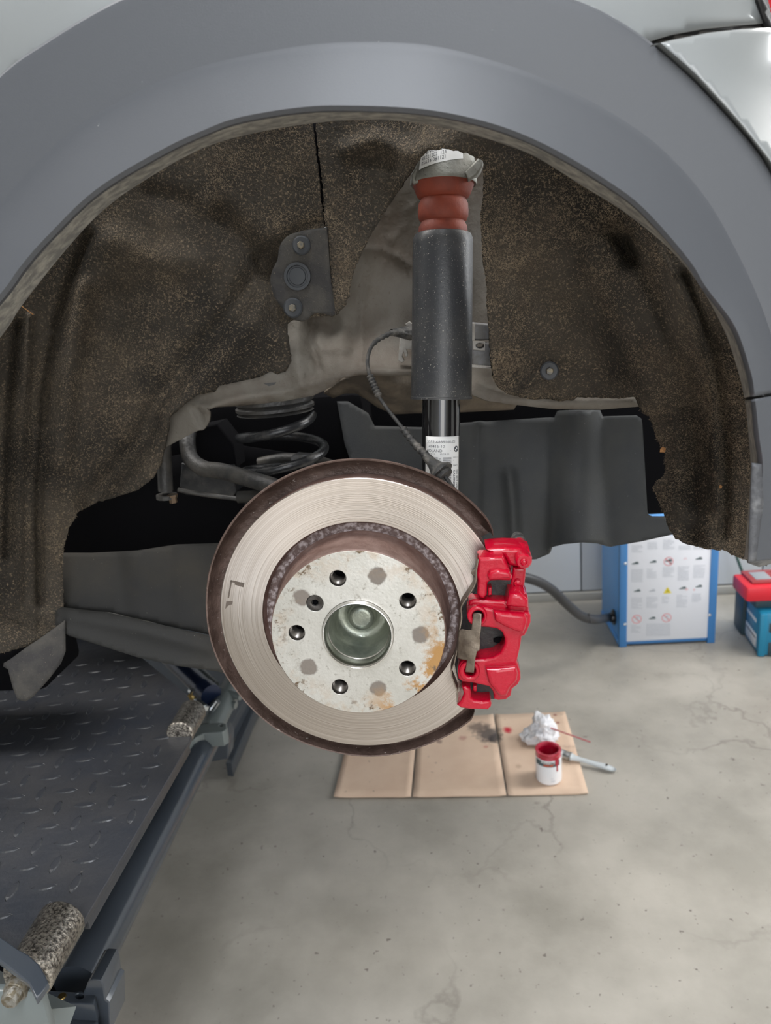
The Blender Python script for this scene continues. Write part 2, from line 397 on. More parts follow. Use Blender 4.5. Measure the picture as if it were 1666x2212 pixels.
# brushed friction ring: anisotropic round the wheel axis, with fine rings
def brushed(name, c):
    m = mat(name, (.62, .56, .51), .33, 1.); t = m.node_tree; b = t.nodes['Principled BSDF']
    b.inputs['Anisotropic'].default_value = .85
    tg = N(m, 'ShaderNodeTangent'); tg.direction_type = 'RADIAL'; tg.axis = 'Y'; t.links.new(tg.outputs[0], b.inputs['Tangent'])
    tcn = N(m, 'ShaderNodeTexCoord'); sub = N(m, 'ShaderNodeVectorMath'); sub.operation = 'SUBTRACT'
    t.links.new(tcn.outputs['Object'], sub.inputs[0]); sub.inputs[1].default_value = (c[0], c[1], c[2])
    ln = N(m, 'ShaderNodeVectorMath'); ln.operation = 'LENGTH'; t.links.new(sub.outputs[0], ln.inputs[0])
    cb = N(m, 'ShaderNodeCombineXYZ'); t.links.new(ln.outputs['Value'], cb.inputs[0])
    nz = N(m, 'ShaderNodeTexNoise'); nz.inputs['Scale'].default_value = 1100; nz.inputs['Detail'].default_value = 3
    n2 = N(m, 'ShaderNodeTexNoise'); n2.inputs['Scale'].default_value = 9; n2.inputs['Detail'].default_value = 6
    ad = N(m, 'ShaderNodeVectorMath'); ad.operation = 'MULTIPLY_ADD'; ad.inputs[1].default_value = (.004, .004, .004)
    t.links.new(tcn.outputs['Object'], ad.inputs[0]); t.links.new(cb.outputs[0], ad.inputs[2]); t.links.new(ad.outputs[0], nz.inputs['Vector'])
    t.links.new(tcn.outputs['Object'], n2.inputs['Vector'])
    cr = N(m, 'ShaderNodeValToRGB'); cr.color_ramp.elements[0].position = .3; cr.color_ramp.elements[0].color = (.40, .345, .30, 1)
    cr.color_ramp.elements[1].position = .7; cr.color_ramp.elements[1].color = (.62, .565, .52, 1)
    t.links.new(nz.outputs[0], cr.inputs[0])
    # transfer mark left by the pad on the left of the face
    t.links.new(cr.outputs[0], b.inputs['Base Color'])
    bp = N(m, 'ShaderNodeBump'); bp.inputs['Strength'].default_value = .12; bp.inputs['Distance'].default_value = .001
    t.links.new(nz.outputs[0], bp.inputs['Height']); t.links.new(bp.outputs[0], b.inputs['Normal'])
    return m

# ------------------------------------------------------------------ the setting
Yw = 2.98
fl = box('floor', (0, 2.0, -.05), (9, 10, .1), M_floor, bevel=0); tag(fl, kind='structure')
def crack_nodes(m):
    t = m.node_tree; b = t.nodes['Principled BSDF']; src = b.inputs['Base Color'].links[0].from_socket
    geo = N(m, 'ShaderNodeNewGeometry'); nz = N(m, 'ShaderNodeTexNoise'); nz.inputs['Scale'].default_value = 5.; nz.inputs['Detail'].default_value = 8
    t.links.new(geo.outputs['Position'], nz.inputs['Vector'])
    ad = N(m, 'ShaderNodeVectorMath'); ad.operation = 'MULTIPLY_ADD'; t.links.new(nz.outputs['Color'], ad.inputs[0]); ad.inputs[1].default_value = (.35, .35, .35); t.links.new(geo.outputs['Position'], ad.inputs[2])
    vo = N(m, 'ShaderNodeTexVoronoi'); vo.feature = 'DISTANCE_TO_EDGE'; vo.inputs['Scale'].default_value = 1.9; t.links.new(ad.outputs[0], vo.inputs['Vector'])
    r1 = N(m, 'ShaderNodeMapRange'); r1.inputs[1].default_value = .016; r1.inputs[2].default_value = .0; r1.inputs[4].default_value = .5; t.links.new(vo.outputs['Distance'], r1.inputs[0])
    n2 = N(m, 'ShaderNodeTexNoise'); n2.inputs['Scale'].default_value = 1.7; n2.inputs['Detail'].default_value = 4; t.links.new(geo.outputs['Position'], n2.inputs['Vector'])
    r2 = N(m, 'ShaderNodeMapRange'); r2.inputs[1].default_value = .46; r2.inputs[2].default_value = .62; t.links.new(n2.outputs['Fac'], r2.inputs[0])
    mu = N(m, 'ShaderNodeMath'); mu.operation = 'MULTIPLY'; t.links.new(r1.outputs[0], mu.inputs[0]); t.links.new(r2.outputs[0], mu.inputs[1])
    x = N(m, 'ShaderNodeMix'); x.data_type = 'RGBA'; t.links.new(mu.outputs[0], x.inputs[0]); t.links.new(src, x.inputs[6]); x.inputs[7].default_value = (.15, .13, .11, 1)
    t.links.new(x.outputs[2], b.inputs['Base Color'])
crack_nodes(M_floor)
wall = bpy.data.objects.new('wall_back', None); C.objects.link(wall); wall.location = (0, Yw + .02, 0); tag(wall, kind='structure')
back = box('wall_core', (0, Yw + .06, 1.5), (9, .06, 3.0), M_seam, wall, bevel=0)
xs = [P(1255.5, 1240, Y=Yw)[0], P(1648, 1225, Y=Yw)[0]]
wd = xs[1] - xs[0]
edges = [xs[0] + wd * k for k in range(-5, 6)]
for a, b in zip(edges[:-1], edges[1:]):
    box('panel', ((a + b) / 2, Yw + .012, 1.515), (b - a - .006, .03, 2.95), M_wall, wall, bevel=.003)
bb = box('baseboard_back', (0, Yw - .01, .018), (9, .02, .036), mat('concrete_kerb', (.36, .35, .32), .7), bevel=.003); tag(bb, kind='structure')

M_room = mat('plain_wall_paint', (.66, .66, .64), .7)
tag(box('wall_left', (-4.05, .3, 1.55), (.1, 5.6, 3.1), M_room, bevel=0), kind='structure')
tag(box('wall_right', (4.35, .3, 1.55), (.1, 5.6, 3.1), M_room, bevel=0), kind='structure')
fw = bpy.data.objects.new('wall_front', None); C.objects.link(fw); fw.location = (0, -2.55, 0); tag(fw, kind='structure')
box('wall_section', (-2.4, -2.55, 1.55), (3.2, .1, 3.1), M_room, fw, bevel=0); box('wall_section', (3.1, -2.55, 1.55), (2.4, .1, 3.1), M_room, fw, bevel=0); box('door_header', (.55, -2.55, 2.85), (2.7, .1, .5), M_room, fw, bevel=0)
tag(box('ceiling', (.15, .3, 3.15), (8.5, 5.6, .1), M_room, bevel=0), kind='structure')

# ------------------------------------------------------------------ the car
hubc = np.array([-.11133, .70, .99083])
car = thing('car', 'grey car on the lift with its rear wheel taken off and wheel arch exposed', 'car', (float(hubc[0]), 1.2, .60))

# ---- wheel arch cladding (loft of four traced lines)
lip_back = [(-290, 1420), (-270, 1220), (-200, 1010), (-110, 850), (0, 715), (40, 655), (126, 545), (210, 454), (294, 391), (420, 319), (521, 285), (655, 260), (780, 250), (900, 256), (1000, 276), (1100, 306), (1168, 335), (1263, 394), (1351, 449), (1450, 530), (1515, 608), (1570, 706), (1600, 791), (1617, 863), (1625, 939), (1630, 1003), (1627, 1066), (1621, 1151), (1615, 1215)]
lip_frnt = [(-330, 1420), (-310, 1200), (-250, 980), (-140, 800), (0, 643), (50, 575), (105, 512), (210, 412), (349, 328), (440, 285), (521, 256), (660, 234), (780, 232), (900, 238), (1000, 254), (1100, 282), (1202, 328), (1317, 397), (1392, 455), (1485, 560), (1524, 621), (1587, 706), (1621, 803), (1630, 860), (1638, 939), (1646, 1003), (1642, 1087), (1634, 1151), (1630, 1210)]
crease = [(-520, 1400), (-480, 1100), (-330, 810), (-150, 600), (0, 445), (143, 298), (277, 214), (433, 149), (630, 107), (780, 95), (940, 104), (1100, 146), (1202, 187), (1304, 238), (1406, 306), (1491, 391), (1559, 490), (1640, 660), (1700, 860), (1725, 960), (1735, 1060), (1730, 1200)]
outer = [(-760, 1300), (-640, 900), (-420, 600), (-200, 380), (0, 174), (105, 97), (210, 33), (290, -6), (450, -75), (620, -112), (780, -125), (950, -105), (1100, -55), (1219, 0), (1304, 37), (1396, 95), (1484, 170), (1559, 248), (1627, 326), (1666, 390), (1760, 560), (1840, 800), (1880, 1000), (1890, 1180)]
def by_angle(line, n, a0, a1, c=(800, 1000)):
    l = catmull(line, 8); a = np.unwrap(np.arctan2(c[1] - l[:, 1], l[:, 0] - c[0]) % (2 * math.pi))
    if a[0] > a[-1]: a = a[::-1]; l = l[::-1]
    u = np.linspace(a0, a1, n); return np.c_[np.interp(u, a, l[:, 0]), np.interp(u, a, l[:, 1])]
def clad(name, a0, a1, m, n, parent, rows=None):
    L = [by_angle(x, n, a0, a1) for x in (lip_back, lip_frnt, crease, outer)]
    Ys = [.622, .574, .586, .594]
    grid = []
    def add(px, Y): grid.append([P(a, b, Y=Y) for a, b in px])
    add(L[0] + (L[0] - L[1]) * .05, .640)
    add(L[0], Ys[0]); add(L[0] * .6 + L[1] * .4, .602); add(L[0] * .12 + L[1] * .88, .580); add(L[1], Ys[1]); add(L[1] * .97 + L[2] * .03, .5725)
    for t in (.2, .45, .7, .88): add(L[1] * (1 - t) + L[2] * t, .5725 + (.592 - .5725) * t)
    add(L[2] * .985 + L[1] * .015, .5920); add(L[2] * .985 + L[3] * .015, .5921)
    for t in (.15, .4, .65, .85, .95): add(L[2] * (1 - t) + L[3] * t, .592 + (.5925 - .592) * t)
    add(L[3] * .985 + L[2] * .015, .5928); add(L[3], .5955); add(L[3], .603)
    k = len(grid); V = [p for r in grid for p in r]
    Fs = [(i * n + j, i * n + j + 1, (i + 1) * n + j + 1, (i + 1) * n + j) for i in range(k - 1) for j in range(n - 1)]
    o = mesh(name, V, Fs, m, parent, True)
    for p in o.data.polygons:
        if p.index // (n - 1) < 3: p.material_index = 1
    sharp(o, 30); solid(o, .0025, -1); return o
aS = math.atan2(1000 - 857, 1628 - 800)      # split line between cladding and bumper end
clad('wheel_arch_cladding', aS + .002, math.pi + .3, [M_clad, M_lip], 260, car)
o = clad('bumper_cladding', -.25, aS - .006, [M_clad, M_lip], 60, car); o['label'] = 'lower bumper end of the grey arch cladding, scuffed at its tip'
# scuffed tip facing inwards below the split
sheet('scuffed_edge', [(1617, 1215), (1625, 1000), (1646, 1003), (1650, 1090), (1640, 1160), (1634, 1212)], lambda x, y: np.full(x.shape, .568), M_clad2, car, 14, .0015)
sheet('cladding_underside', [(1615, 1216), (1632, 1208), (1700, 1190), (1800, 1160), (1800, 1205), (1690, 1212), (1640, 1225)], tps([(1620, 1215, .60), (1700, 1190, .60), (1690, 1215, .66), (1800, 1160, .60), (1800, 1205, .66), (1640, 1220, .61)]), M_clad2, car, 16, .002)
sheet('split_backing', [(1612, 850), (1630, 846), (1760, 835), (1900, 825), (1900, 850), (1760, 858), (1630, 870), (1612, 872)], lambda x, y: np.interp(x, [1615, 1640, 1700, 1900], [.612, .590, .594, .60]), M_black, car, 12, .002)

# ---- painted body panels
oc = catmull(outer, 8)
def seg_of(line, x0, x1, y0=-1e9, y1=1e9, dx=0, dy=0):
    return [(a + dx, b + dy) for a, b in line if x0 <= a <= x1 and y0 <= b <= y1]
left_edge = seg_of(oc, -500, 300, dx=6, dy=12)
bd = tps([(0, 170, .606), (290, 0, .606), (-200, 380, .606), (0, 60, .602), (150, -20, .602), (0, -200, .62), (600, -140, .61), (600, -400, .66), (-400, 100, .612), (-400, -300, .66), (1220, 0, .607), (1396, 90, .612), (1500, 60, .622), (1640, 50, .66), (1500, -50, .625), (1640, -200, .67), (1200, -400, .66)])
sheet('rear_quarter_panel', [(-520, 600)] + left_edge + [(460, -60), (620, -90), (780, -110), (950, -90), (1100, -40)] +
      [(1219, 8), (1304, 48), (1380, 98), (1392, 98), (1402, 90), (1450, 75), (1520, 62), (1600, 54), (1650, 50), (1640, 10), (1622, -60), (1600, -420), (-520, -420)], bd, M_paint, car, 26, .0015)
eo = [(a - .6, b - 3.5) for a, b in oc if -200 < a < 1400 and b < 420]
sweep('arch_edge_seal', [P(a, b, Y=.602) for a, b in eo[::4]], .0016, M_black, car, 8, sub=2)
bl = [(1396, 95), (1484, 170), (1559, 248), (1627, 326), (1666, 390), (1760, 560)]
bl2 = [(1428, 93), (1504, 160), (1584, 244), (1648, 322), (1692, 384), (1790, 550)]
A = resample(catmull(bl, 6), 40); B = resample(catmull(bl2, 6), 40)
V = []; rows = [(0, .602), (.12, .598), (.6, .592), (.93, .585), (1, .584)]
for t, Y in rows: V += [P(*(A[i] * (1 - t) + B[i] * t), Y=Y) for i in range(40)]
sharp(mesh('bumper_flange', V, [(i * 40 + j, i * 40 + j + 1, (i + 1) * 40 + j + 1, (i + 1) * 40 + j) for i in range(4) for j in range(39)], M_paint, car), 60)
bdp = tps([(1404, 96, .586), (1504, 160, .585), (1584, 244, .584), (1692, 384, .584), (1790, 550, .584), (1550, 70, .596), (1655, 62, .62), (1800, 450, .625), (1760, 120, .665), (2000, 500, .66), (2260, 500, .78), (2260, 220, .82), (2000, 130, .72)])
sheet('rear_bumper', [(1406, 98)] + [tuple(q) for q in resample(catmull(bl2, 6), 24)] + [(2000, 560), (2260, 560), (2260, 200), (2000, 110), (1800, 75), (1660, 60), (1600, 63), (1530, 71), (1450, 87)], bdp, M_paint, car, 14, .0015)
sheet('gap_shadow_strip', [(1380, 100), (1400, 86), (1450, 70), (1520, 56), (1600, 48), (1660, 44), (1662, 66), (1600, 70), (1530, 78), (1450, 94), (1404, 106)], tps([(1400, 90, .622), (1520, 60, .63), (1660, 50, .675), (1450, 90, .625)]), M_black, car, 12, .001)
sheet('tail_lamp_seal', [(1634, -60), (1640, 0), (1655, 50), (1668, 72), (1682, 72), (1662, 0), (1652, -60)], lambda x, y: .655 + (x - 1640) * .0004, M_black, car, 10, .004)
sheet('tail_lamp', [(1652, -60), (1655, -10), (1666, 30), (1680, 70), (1800, 68), (2000, 100), (2060, 40), (2040, -60)], lambda x, y: .655 + (x - 1640) * .0004, M_tail, car, 12, .004, label='red tail lamp corner')

# ---- felt wheel arch liner: barrel behind the rim, closed by a back wall
cen = np.array([-.085, -.235])
def rim_polar():
    l = catmull(lip_back, 8); q = np.array([P(a, b, Y=.628) for a, b in l]); q[:, 2] -= H
    a = np.unwrap(np.arctan2(q[:, 2] - cen[1], q[:, 0] - cen[0])); r = np.hypot(q[:, 2] - cen[1], q[:, 0] - cen[0])
    if a[0] > a[-1]: a, r = a[::-1], r[::-1]
    return a, r
ra, rr_ = rim_polar()
def barrel(px, py, taper=.0):
    c = np.stack([px - 833.0, py - 1106.0, np.full(px.shape, F)], 1) @ R3.T
    u, v = c[:, 0] / c[:, 1], c[:, 2] / c[:, 1]
    lo = np.full(px.shape, .55); hi = np.full(px.shape, 2.2)
    for _ in range(34):
        mid = (lo + hi) / 2; dx = u * mid - cen[0]; dz = v * mid - cen[1]
        a = np.arctan2(dz, dx); a = np.where(a < ra[0] - .2, a + 2 * math.pi, a); a = np.clip(a, ra[0], ra[-1])
        out = np.hypot(dx, dz) > np.interp(a, ra, rr_) + .012 + taper * (mid - .628)
        hi = np.where(out, mid, hi); lo = np.where(out, lo, mid)
    return (lo + hi) / 2
def smin(a, b, k=.045):
    h = np.clip(.5 + .5 * (b - a) / k, 0, 1); return b * (1 - h) + a * h - k * h * (1 - h)
bkc = np.array([780., 900.]); LB = by_angle(lip_back, 200, -.25, math.pi + .3); V = []
for (sc9, Y9) in ((1.0, .6385), (1.012, .645), (1.05, .70)): V += [P(*(bkc + (q - bkc) * sc9), Y=Y9) for q in LB]
mesh('liner_rim_strip', V, [(i * 200 + j, i * 200 + j + 1, (i + 1) * 200 + j + 1, (i + 1) * 200 + j) for i in range(2) for j in range(199)], M_felt, car)
backL = tps([(200, 700, .93), (350, 900, .93), (600, 400, .92), (600, 800, .95), (400, 600, .93), (140, 1100, .90), (140, 1340, .86), (0, 1400, .80), (680, 350, .90), (560, 820, .955), (345, 1000, .93), (0, 1000, .86), (250, 1060, .92)])
def dL(x, y): return smin(barrel(x, y), backL(x, y))
lipb = catmull(lip_back, 6)
top_left = [(a, b - 3) for a, b in lipb if a < 668 and b < 1425]
linerL = top_left + [(672, 256), (674, 262), (683, 340), (690, 400), (697, 470), (700, 520), (706, 600), (714, 660), (722, 683), (677, 682), (659, 694), (629, 692), (618, 699), (626, 755), (628, 781), (616, 804), (550, 821), (501, 838), (425, 855), (391, 876), (365, 898), (357, 961), (346, 1004), (331, 1033), (297, 1059), (255, 1070), (212, 1082), (170, 1106), (149, 1140), (138, 1182), (135, 1237), (138, 1322), (138, 1350), (119, 1361), (85, 1382), (51, 1399), (0, 1412), (-150, 1440), (-288, 1425)]
gl = [([(480, 470), (540, 540), (590, 600), (600, 680)], 26, .014), ([(585, 560), (500, 680), (420, 770), (340, 880), (300, 960), (200, 1080)], 30, .016),
      ([(500, 700), (430, 800), (380, 880)], 60, -.016), ([(190, 510), (150, 620), (110, 760), (90, 900), (80, 1100), (85, 1300)], 11, .012),
      ([(65, 680), (60, 800), (45, 1000), (40, 1300)], 6, -.008), ([(40, 700), (22, 900), (15, 1200)], 7, .010), ([(110, 720), (85, 850), (70, 1100), (72, 1350)], 5, -.006),
      ([(85, 930), (80, 1000)], 14, -.010), ([(250, 520), (330, 560), (420, 560)], 40, -.008), ([(330, 420), (400, 440), (450, 520)], 26, .007), ([(560, 560), (640, 500), (695, 480)], 14, .004),
      ([(180, 620), (150, 800), (130, 1000)], 24, -.010), ([(260, 640), (230, 760)], 40, .010), ([(10, 1330), (90, 1350)], 20, .006)]
gl = [(l_, w_, a_ * 1.7) for l_, w_, a_ in gl]
lin = sheet('wheel_arch_liner', linerL, dL, M_felt, car, 9, .003, gl, rough_edge=.8)
lin['label'] = 'dirty felt arch liner, front half, left of its seam'
opening = [(1045, 349), (1012, 332), (959, 319), (923, 321), (906, 342), (887, 372), (867, 402), (834, 451), (804, 501), (781, 547), (764, 583), (755, 629), (748, 656), (725, 682)]
backM = tps([(680, 350, .905), (700, 600, .925), (900, 300, .85), (760, 600, .925), (850, 420, .90), (920, 320, .82), (1000, 320, .81), (1045, 340, .82), (700, 480, .92), (1200, 400, .83), (1060, 600, .86), (1060, 800, .88), (1300, 600, .84), (1300, 860, .93), (1430, 960, .92), (1440, 1140, .90), (1150, 860, .94), (1450, 760, .80), (1200, 700, .88)])
def dM(x, y): return smin(barrel(x, y), backM(x, y))
top_mid = [(a, b - 3) for a, b in lipb if a > 684 and b < 1500]
right_rim = [(a, b) for a, b in top_mid]
linerR = [(681, 258)] + right_rim + [(1596, 1206), (1566, 1189), (1528, 1187), (1481, 1172), (1460, 1164), (1447, 1147), (1435, 1109), (1422, 1079), (1409, 1053), (1437, 1024), (1435, 977), (1418, 947), (1403, 901), (1388, 892), (1377, 871), (1371, 858), (1320, 861), (1248, 858), (1235, 868), (1151, 863), (1096, 852), (1074, 835), (1066, 820), (1062, 791), (1055, 706), (1051, 642), (1052, 620), (1042, 563), (1038, 464), (1045, 405)] + opening + [(722, 640), (712, 560), (702, 480), (697, 400), (688, 330)]
gr = [([(1120, 830), (1180, 760), (1215, 790)], 10, .006), ([(1140, 830), (1185, 800), (1212, 840)], 26, -.012), ([(1330, 500), (1420, 640), (1480, 800), (1500, 1000), (1500, 1150)], 22, .014), ([(1280, 560), (1350, 700), (1400, 860)], 30, -.012),
      ([(1480, 600), (1545, 760), (1570, 950), (1565, 1150)], 12, .010), ([(1400, 480), (1500, 680), (1540, 850), (1550, 1100)], 10, -.010), ([(1350, 520), (1360, 560)], 18, .022), ([(1100, 360), (1090, 520), (1110, 640)], 30, -.006),
      ([(750, 320), (820, 300), (880, 330)], 20, -.008), ([(800, 340), (840, 350)], 24, .008), ([(1150, 620), (1240, 700), (1300, 800)], 34, .008), ([(1440, 1060), (1500, 1120), (1540, 1180)], 20, -.008), ([(1190, 860), (1210, 800), (1225, 868)], 6, .003)]
gr = [(l_, w_, a_ * 1.4) for l_, w_, a_ in gr]
lr = sheet('wheel_arch_liner', linerR, dM, M_felt, car, 9, .003, gr, rough_edge=.8)
lr['label'] = 'dirty felt arch liner, rear half, right of its seam'
# seam backing so the joint is a dark recess
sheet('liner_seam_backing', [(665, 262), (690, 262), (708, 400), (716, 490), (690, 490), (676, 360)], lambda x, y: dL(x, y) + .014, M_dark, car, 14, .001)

def fibres(src, n, name):
    me = src.data; nv = len(me.vertices); co = np.empty(nv * 3); me.vertices.foreach_get('co', co); co = co.reshape(-1, 3)
    tri = np.array([p.vertices[:] for p in me.polygons if len(p.vertices) == 3])
    a, b, c = co[tri[:, 0]], co[tri[:, 1]], co[tri[:, 2]]
    pa = np.array([proj(q)[:2] for q in (a + b + c) / 3])
    nr = np.cross(b - a, c - a); ar = np.linalg.norm(nr, axis=1) / 2; nr = nr / (2 * ar[:, None] + 1e-12)
    nr = np.where((nr[:, 1] > 0)[:, None], -nr, nr)
    wt = np.array([.5 + .5 * mnoise.noise(Vector(tuple(q * 9))) + .5 * mnoise.noise(Vector(tuple(q * 28))) for q in (a + b + c) / 3])
    wt = np.clip(wt - .1, .03, 2) ** 1.7 * ar * ((pa[:, 0] > -30) & (pa[:, 0] < 1700))
    wt /= wt.sum(); idx = rng.choice(len(tri), n, p=wt)
    u = rng.random(n); v = rng.random(n); f = u + v > 1; u[f] = 1 - u[f]; v[f] = 1 - v[f]
    p = a[idx] + (b - a)[idx] * u[:, None] + (c - a)[idx] * v[:, None]; nn = nr[idx]
    t = rng.normal(size=(n, 3)); t -= nn * (t * nn).sum(1)[:, None]; t /= np.linalg.norm(t, axis=1)[:, None]
    s = np.cross(nn, t); L = rng.gamma(3., .0006, n)[:, None]; wdt = rng.uniform(.00008, .00019, n)[:, None]
    base = p + nn * .0004; lift = rng.uniform(.0002, .0013, n)[:, None]
    bend = s * L * rng.uniform(-.4, .4, n)[:, None]
    mid = base + t * L * .5 + nn * lift + bend; tip = base + t * L + nn * lift * .6
    V = np.stack([base - s * wdt, base + s * wdt, mid + s * wdt, mid - s * wdt, tip], 1).reshape(-1, 3)
    k = np.arange(n) * 5
    F4 = np.c_[k, k + 1, k + 2, k + 3]; F3 = np.c_[k + 3, k + 2, k + 4]
    me2 = bpy.data.meshes.new(name); me2.vertices.add(len(V)); me2.vertices.foreach_set('co', V.ravel())
    loops = np.concatenate([F4.ravel(), F3.ravel()]); me2.loops.add(len(loops)); me2.loops.foreach_set('vertex_index', loops)
    me2.polygons.add(2 * n); me2.polygons.foreach_set('loop_start', np.concatenate([np.arange(n) * 4, 4 * n + np.arange(n) * 3]))
    me2.polygons.foreach_set('loop_total', np.concatenate([np.full(n, 4), np.full(n, 3)])); me2.update(calc_edges=True)
    me2.materials.append(M_fibre)
    o = bpy.data.objects.new(name, me2); C.objects.link(o); attach(o, src); o['kind'] = 'stuff'
fibres(lin, 42000, 'felt_fibres'); fibres(lr, 46000, 'felt_fibres')

# fastener bracket on the liner, with screws and a plug
def frame_at(px, py, Y): return P(px, py, Y=Y)
brk = sheet('liner_bracket', [(630, 505), (697, 493), (706, 502), (712, 580), (718, 640), (722, 681), (700, 678), (677, 678), (665, 690), (650, 693), (630, 688), (612, 668), (592, 640), (584, 605), (590, 580), (600, 560), (605, 530)], lambda x, y: dL(x, y) - .007, M_fbrk, car, 9, .005, smooth_n=3,
            grooves=[([(640, 597), (641, 597)], 26, .006)])
M_scr = mat('dark_plastic_screw', (.035, .039, .045), .5)
def screw(px, py, Y, rp, parent, m=M_scr):
    p = P(px, py, Y=Y); r = rp * mpp(p); n = np.array([0, -1., 0])
    b = lathe('screw', p - n * .002, p + n * .01, [(0, 0), (0, r), (.0022, r), (.0034, r * .85), (.0030, r * .55), (.0030, 0)], M_clip2 if False else m, parent, 28)
    lathe('screw_head', p + n * .0005, p + n * .01, [(0, r * .42), (.0045, r * .42), (.0052, r * .34), (.0052, 0)], M_bolt, b, 6, ang=20)
    return b
yb = .90
def surfY(px, py, f): return float(f(np.array([float(px)]), np.array([float(py)]))[0])
screw(651, 530, surfY(651, 530, dL) - .012, 20, brk); screw(633, 665, surfY(633, 665, dL) - .012, 21, brk)
pc = P(643, 597, Y=surfY(643, 597, dL) - .008); rP = 29 * mpp(pc); nn = np.array([0, -1., 0])
lathe('round_plug', pc, pc + nn, [(0, rP), (.003, rP), (.003, rP * .8), (.001, rP * .76), (.001, rP * .64), (.0025, rP * .6), (.0028, 0)], M_scr, brk, 36)
screw(1187, 801, surfY(1187, 801, dM) - .020, 20, lr)
# debris caught on the liner
for (x, y, s) in [(1432, 972, 6), (1556, 1052, 4), (1522, 776, 4), (1415, 470, 3), (1640, 716, 3)]:
    p = P(x, y, Y=surfY(x, y, dM) - .004 if x < 1600 else .60)
    if x < 1600:
        k = mpp(p) * s
        mesh('bark_chip', [p + np.array(v) * k for v in ((-1, 0, -.8), (.8, .2, -1), (1.1, -.3, .5), (.1, .2, 1.2), (-.9, -.2, .6), (0, -.9, 0))], [(0, 1, 5), (1, 2, 5), (2, 3, 5), (3, 4, 5), (4, 0, 5), (4, 3, 2, 1, 0)], M_chip, lr, False)
p1, p2 = P(38, 655, Y=surfY(38, 660, dL) - .01), P(72, 680, Y=surfY(72, 680, dL) - .008)
sweep('splinter', [p1, p2], .0006, M_chip, lin, 5, sub=1)

# ---- painted inner body behind the liner opening
bodyd = tps([(600, 700, .985), (650, 900, .95), (500, 880, .93), (380, 940, .95), (760, 810, .945), (880, 815, .94), (1020, 850, .94), (1200, 884, .945), (1380, 878, .95), (700, 720, 1.0), (800, 700, 1.01), (860, 560, 1.03), (830, 480, 1.01), (900, 400, .99), (1030, 400, 1.02), (1040, 650, 1.0), (960, 640, 1.04), (1040, 800, .97), (650, 760, .965), (740, 600, .99), (560, 860, .94), (650, 560, .96), (1200, 780, .96)])
bodyo = [(357, 900), (420, 845), (560, 815), (610, 790), (612, 690), (690, 640), (740, 500), (820, 380), (920, 310), (1060, 320), (1110, 500), (1120, 800), (1400, 840), (1384, 878), (1299, 885), (1197, 884), (1110, 874), (1051, 864), (1018, 850), (960, 825), (889, 813), (779, 810), (742, 815), (723, 832), (676, 855), (611, 867), (508, 878), (445, 881), (454, 892), (452, 908), (442, 925), (415, 936), (356, 967), (345, 960)]
inner = sheet('inner_body', bodyo, bodyd, M_body, car, 9, .003,
      [([(676, 690), (672, 740), (690, 800)], 8, .015), ([(645, 700), (640, 760), (650, 830)], 14, -.010), ([(785, 620), (780, 700), (783, 790)], 5, -.006), ([(700, 755), (755, 757)], 5, -.005), ([(835, 455), (838, 510), (845, 535), (880, 570)], 4, -.006), ([(782, 535), (830, 540), (870, 560), (892, 575)], 4, -.008), ([(890, 440), (870, 490), (842, 525)], 3.5, -.005),
       ([(420, 872), (445, 882), (520, 862), (640, 842), (720, 815), (790, 800), (890, 803)], 7, -.010), ([(1030, 830), (1100, 856), (1200, 870), (1370, 866)], 7, -.008), ([(690, 690), (720, 700)], 20, .012), ([(860, 650), (850, 680)], 40, -.010), ([(420, 880), (440, 920)], 6, .01), ([(740, 690), (735, 790)], 18, -.008)])
inner['label'] = 'dusty pale painted inner body metal'
sheet('heat_shield_housing', [(700, 850), (735, 825), (760, 812), (820, 800), (960, 810), (1040, 850), (1120, 870), (1110, 885), (1010, 890), (960, 893), (900, 893), (850, 895), (815, 880), (790, 862), (770, 850), (745, 850), (720, 860)],
      tps([(720, 840, 1.06), (850, 850, 1.03), (850, 893, 1.10), (900, 820, 1.05), (1000, 885, 1.10), (1100, 875, 1.12), (760, 850, 1.08)]), M_tan, car, 9, .004, [([(760, 822), (860, 828), (900, 830)], 8, -.008), ([(745, 845), (790, 850)], 10, .01)])

# ---- dark underside of the car body (box section) closing the view above the underbody panels
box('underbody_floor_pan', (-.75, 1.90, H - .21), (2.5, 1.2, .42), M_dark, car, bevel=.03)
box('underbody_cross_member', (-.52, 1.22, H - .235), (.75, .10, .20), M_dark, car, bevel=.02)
sheet('cavity_dark_sheet', [(100, 1000), (300, 1000), (500, 960), (760, 1000), (780, 1240), (480, 1240), (100, 1230)], lambda x, y: 1.13 + 0 * x, M_dark, car, 40, .004)  # dark sheet added to stand in for the shade deep in the cavity
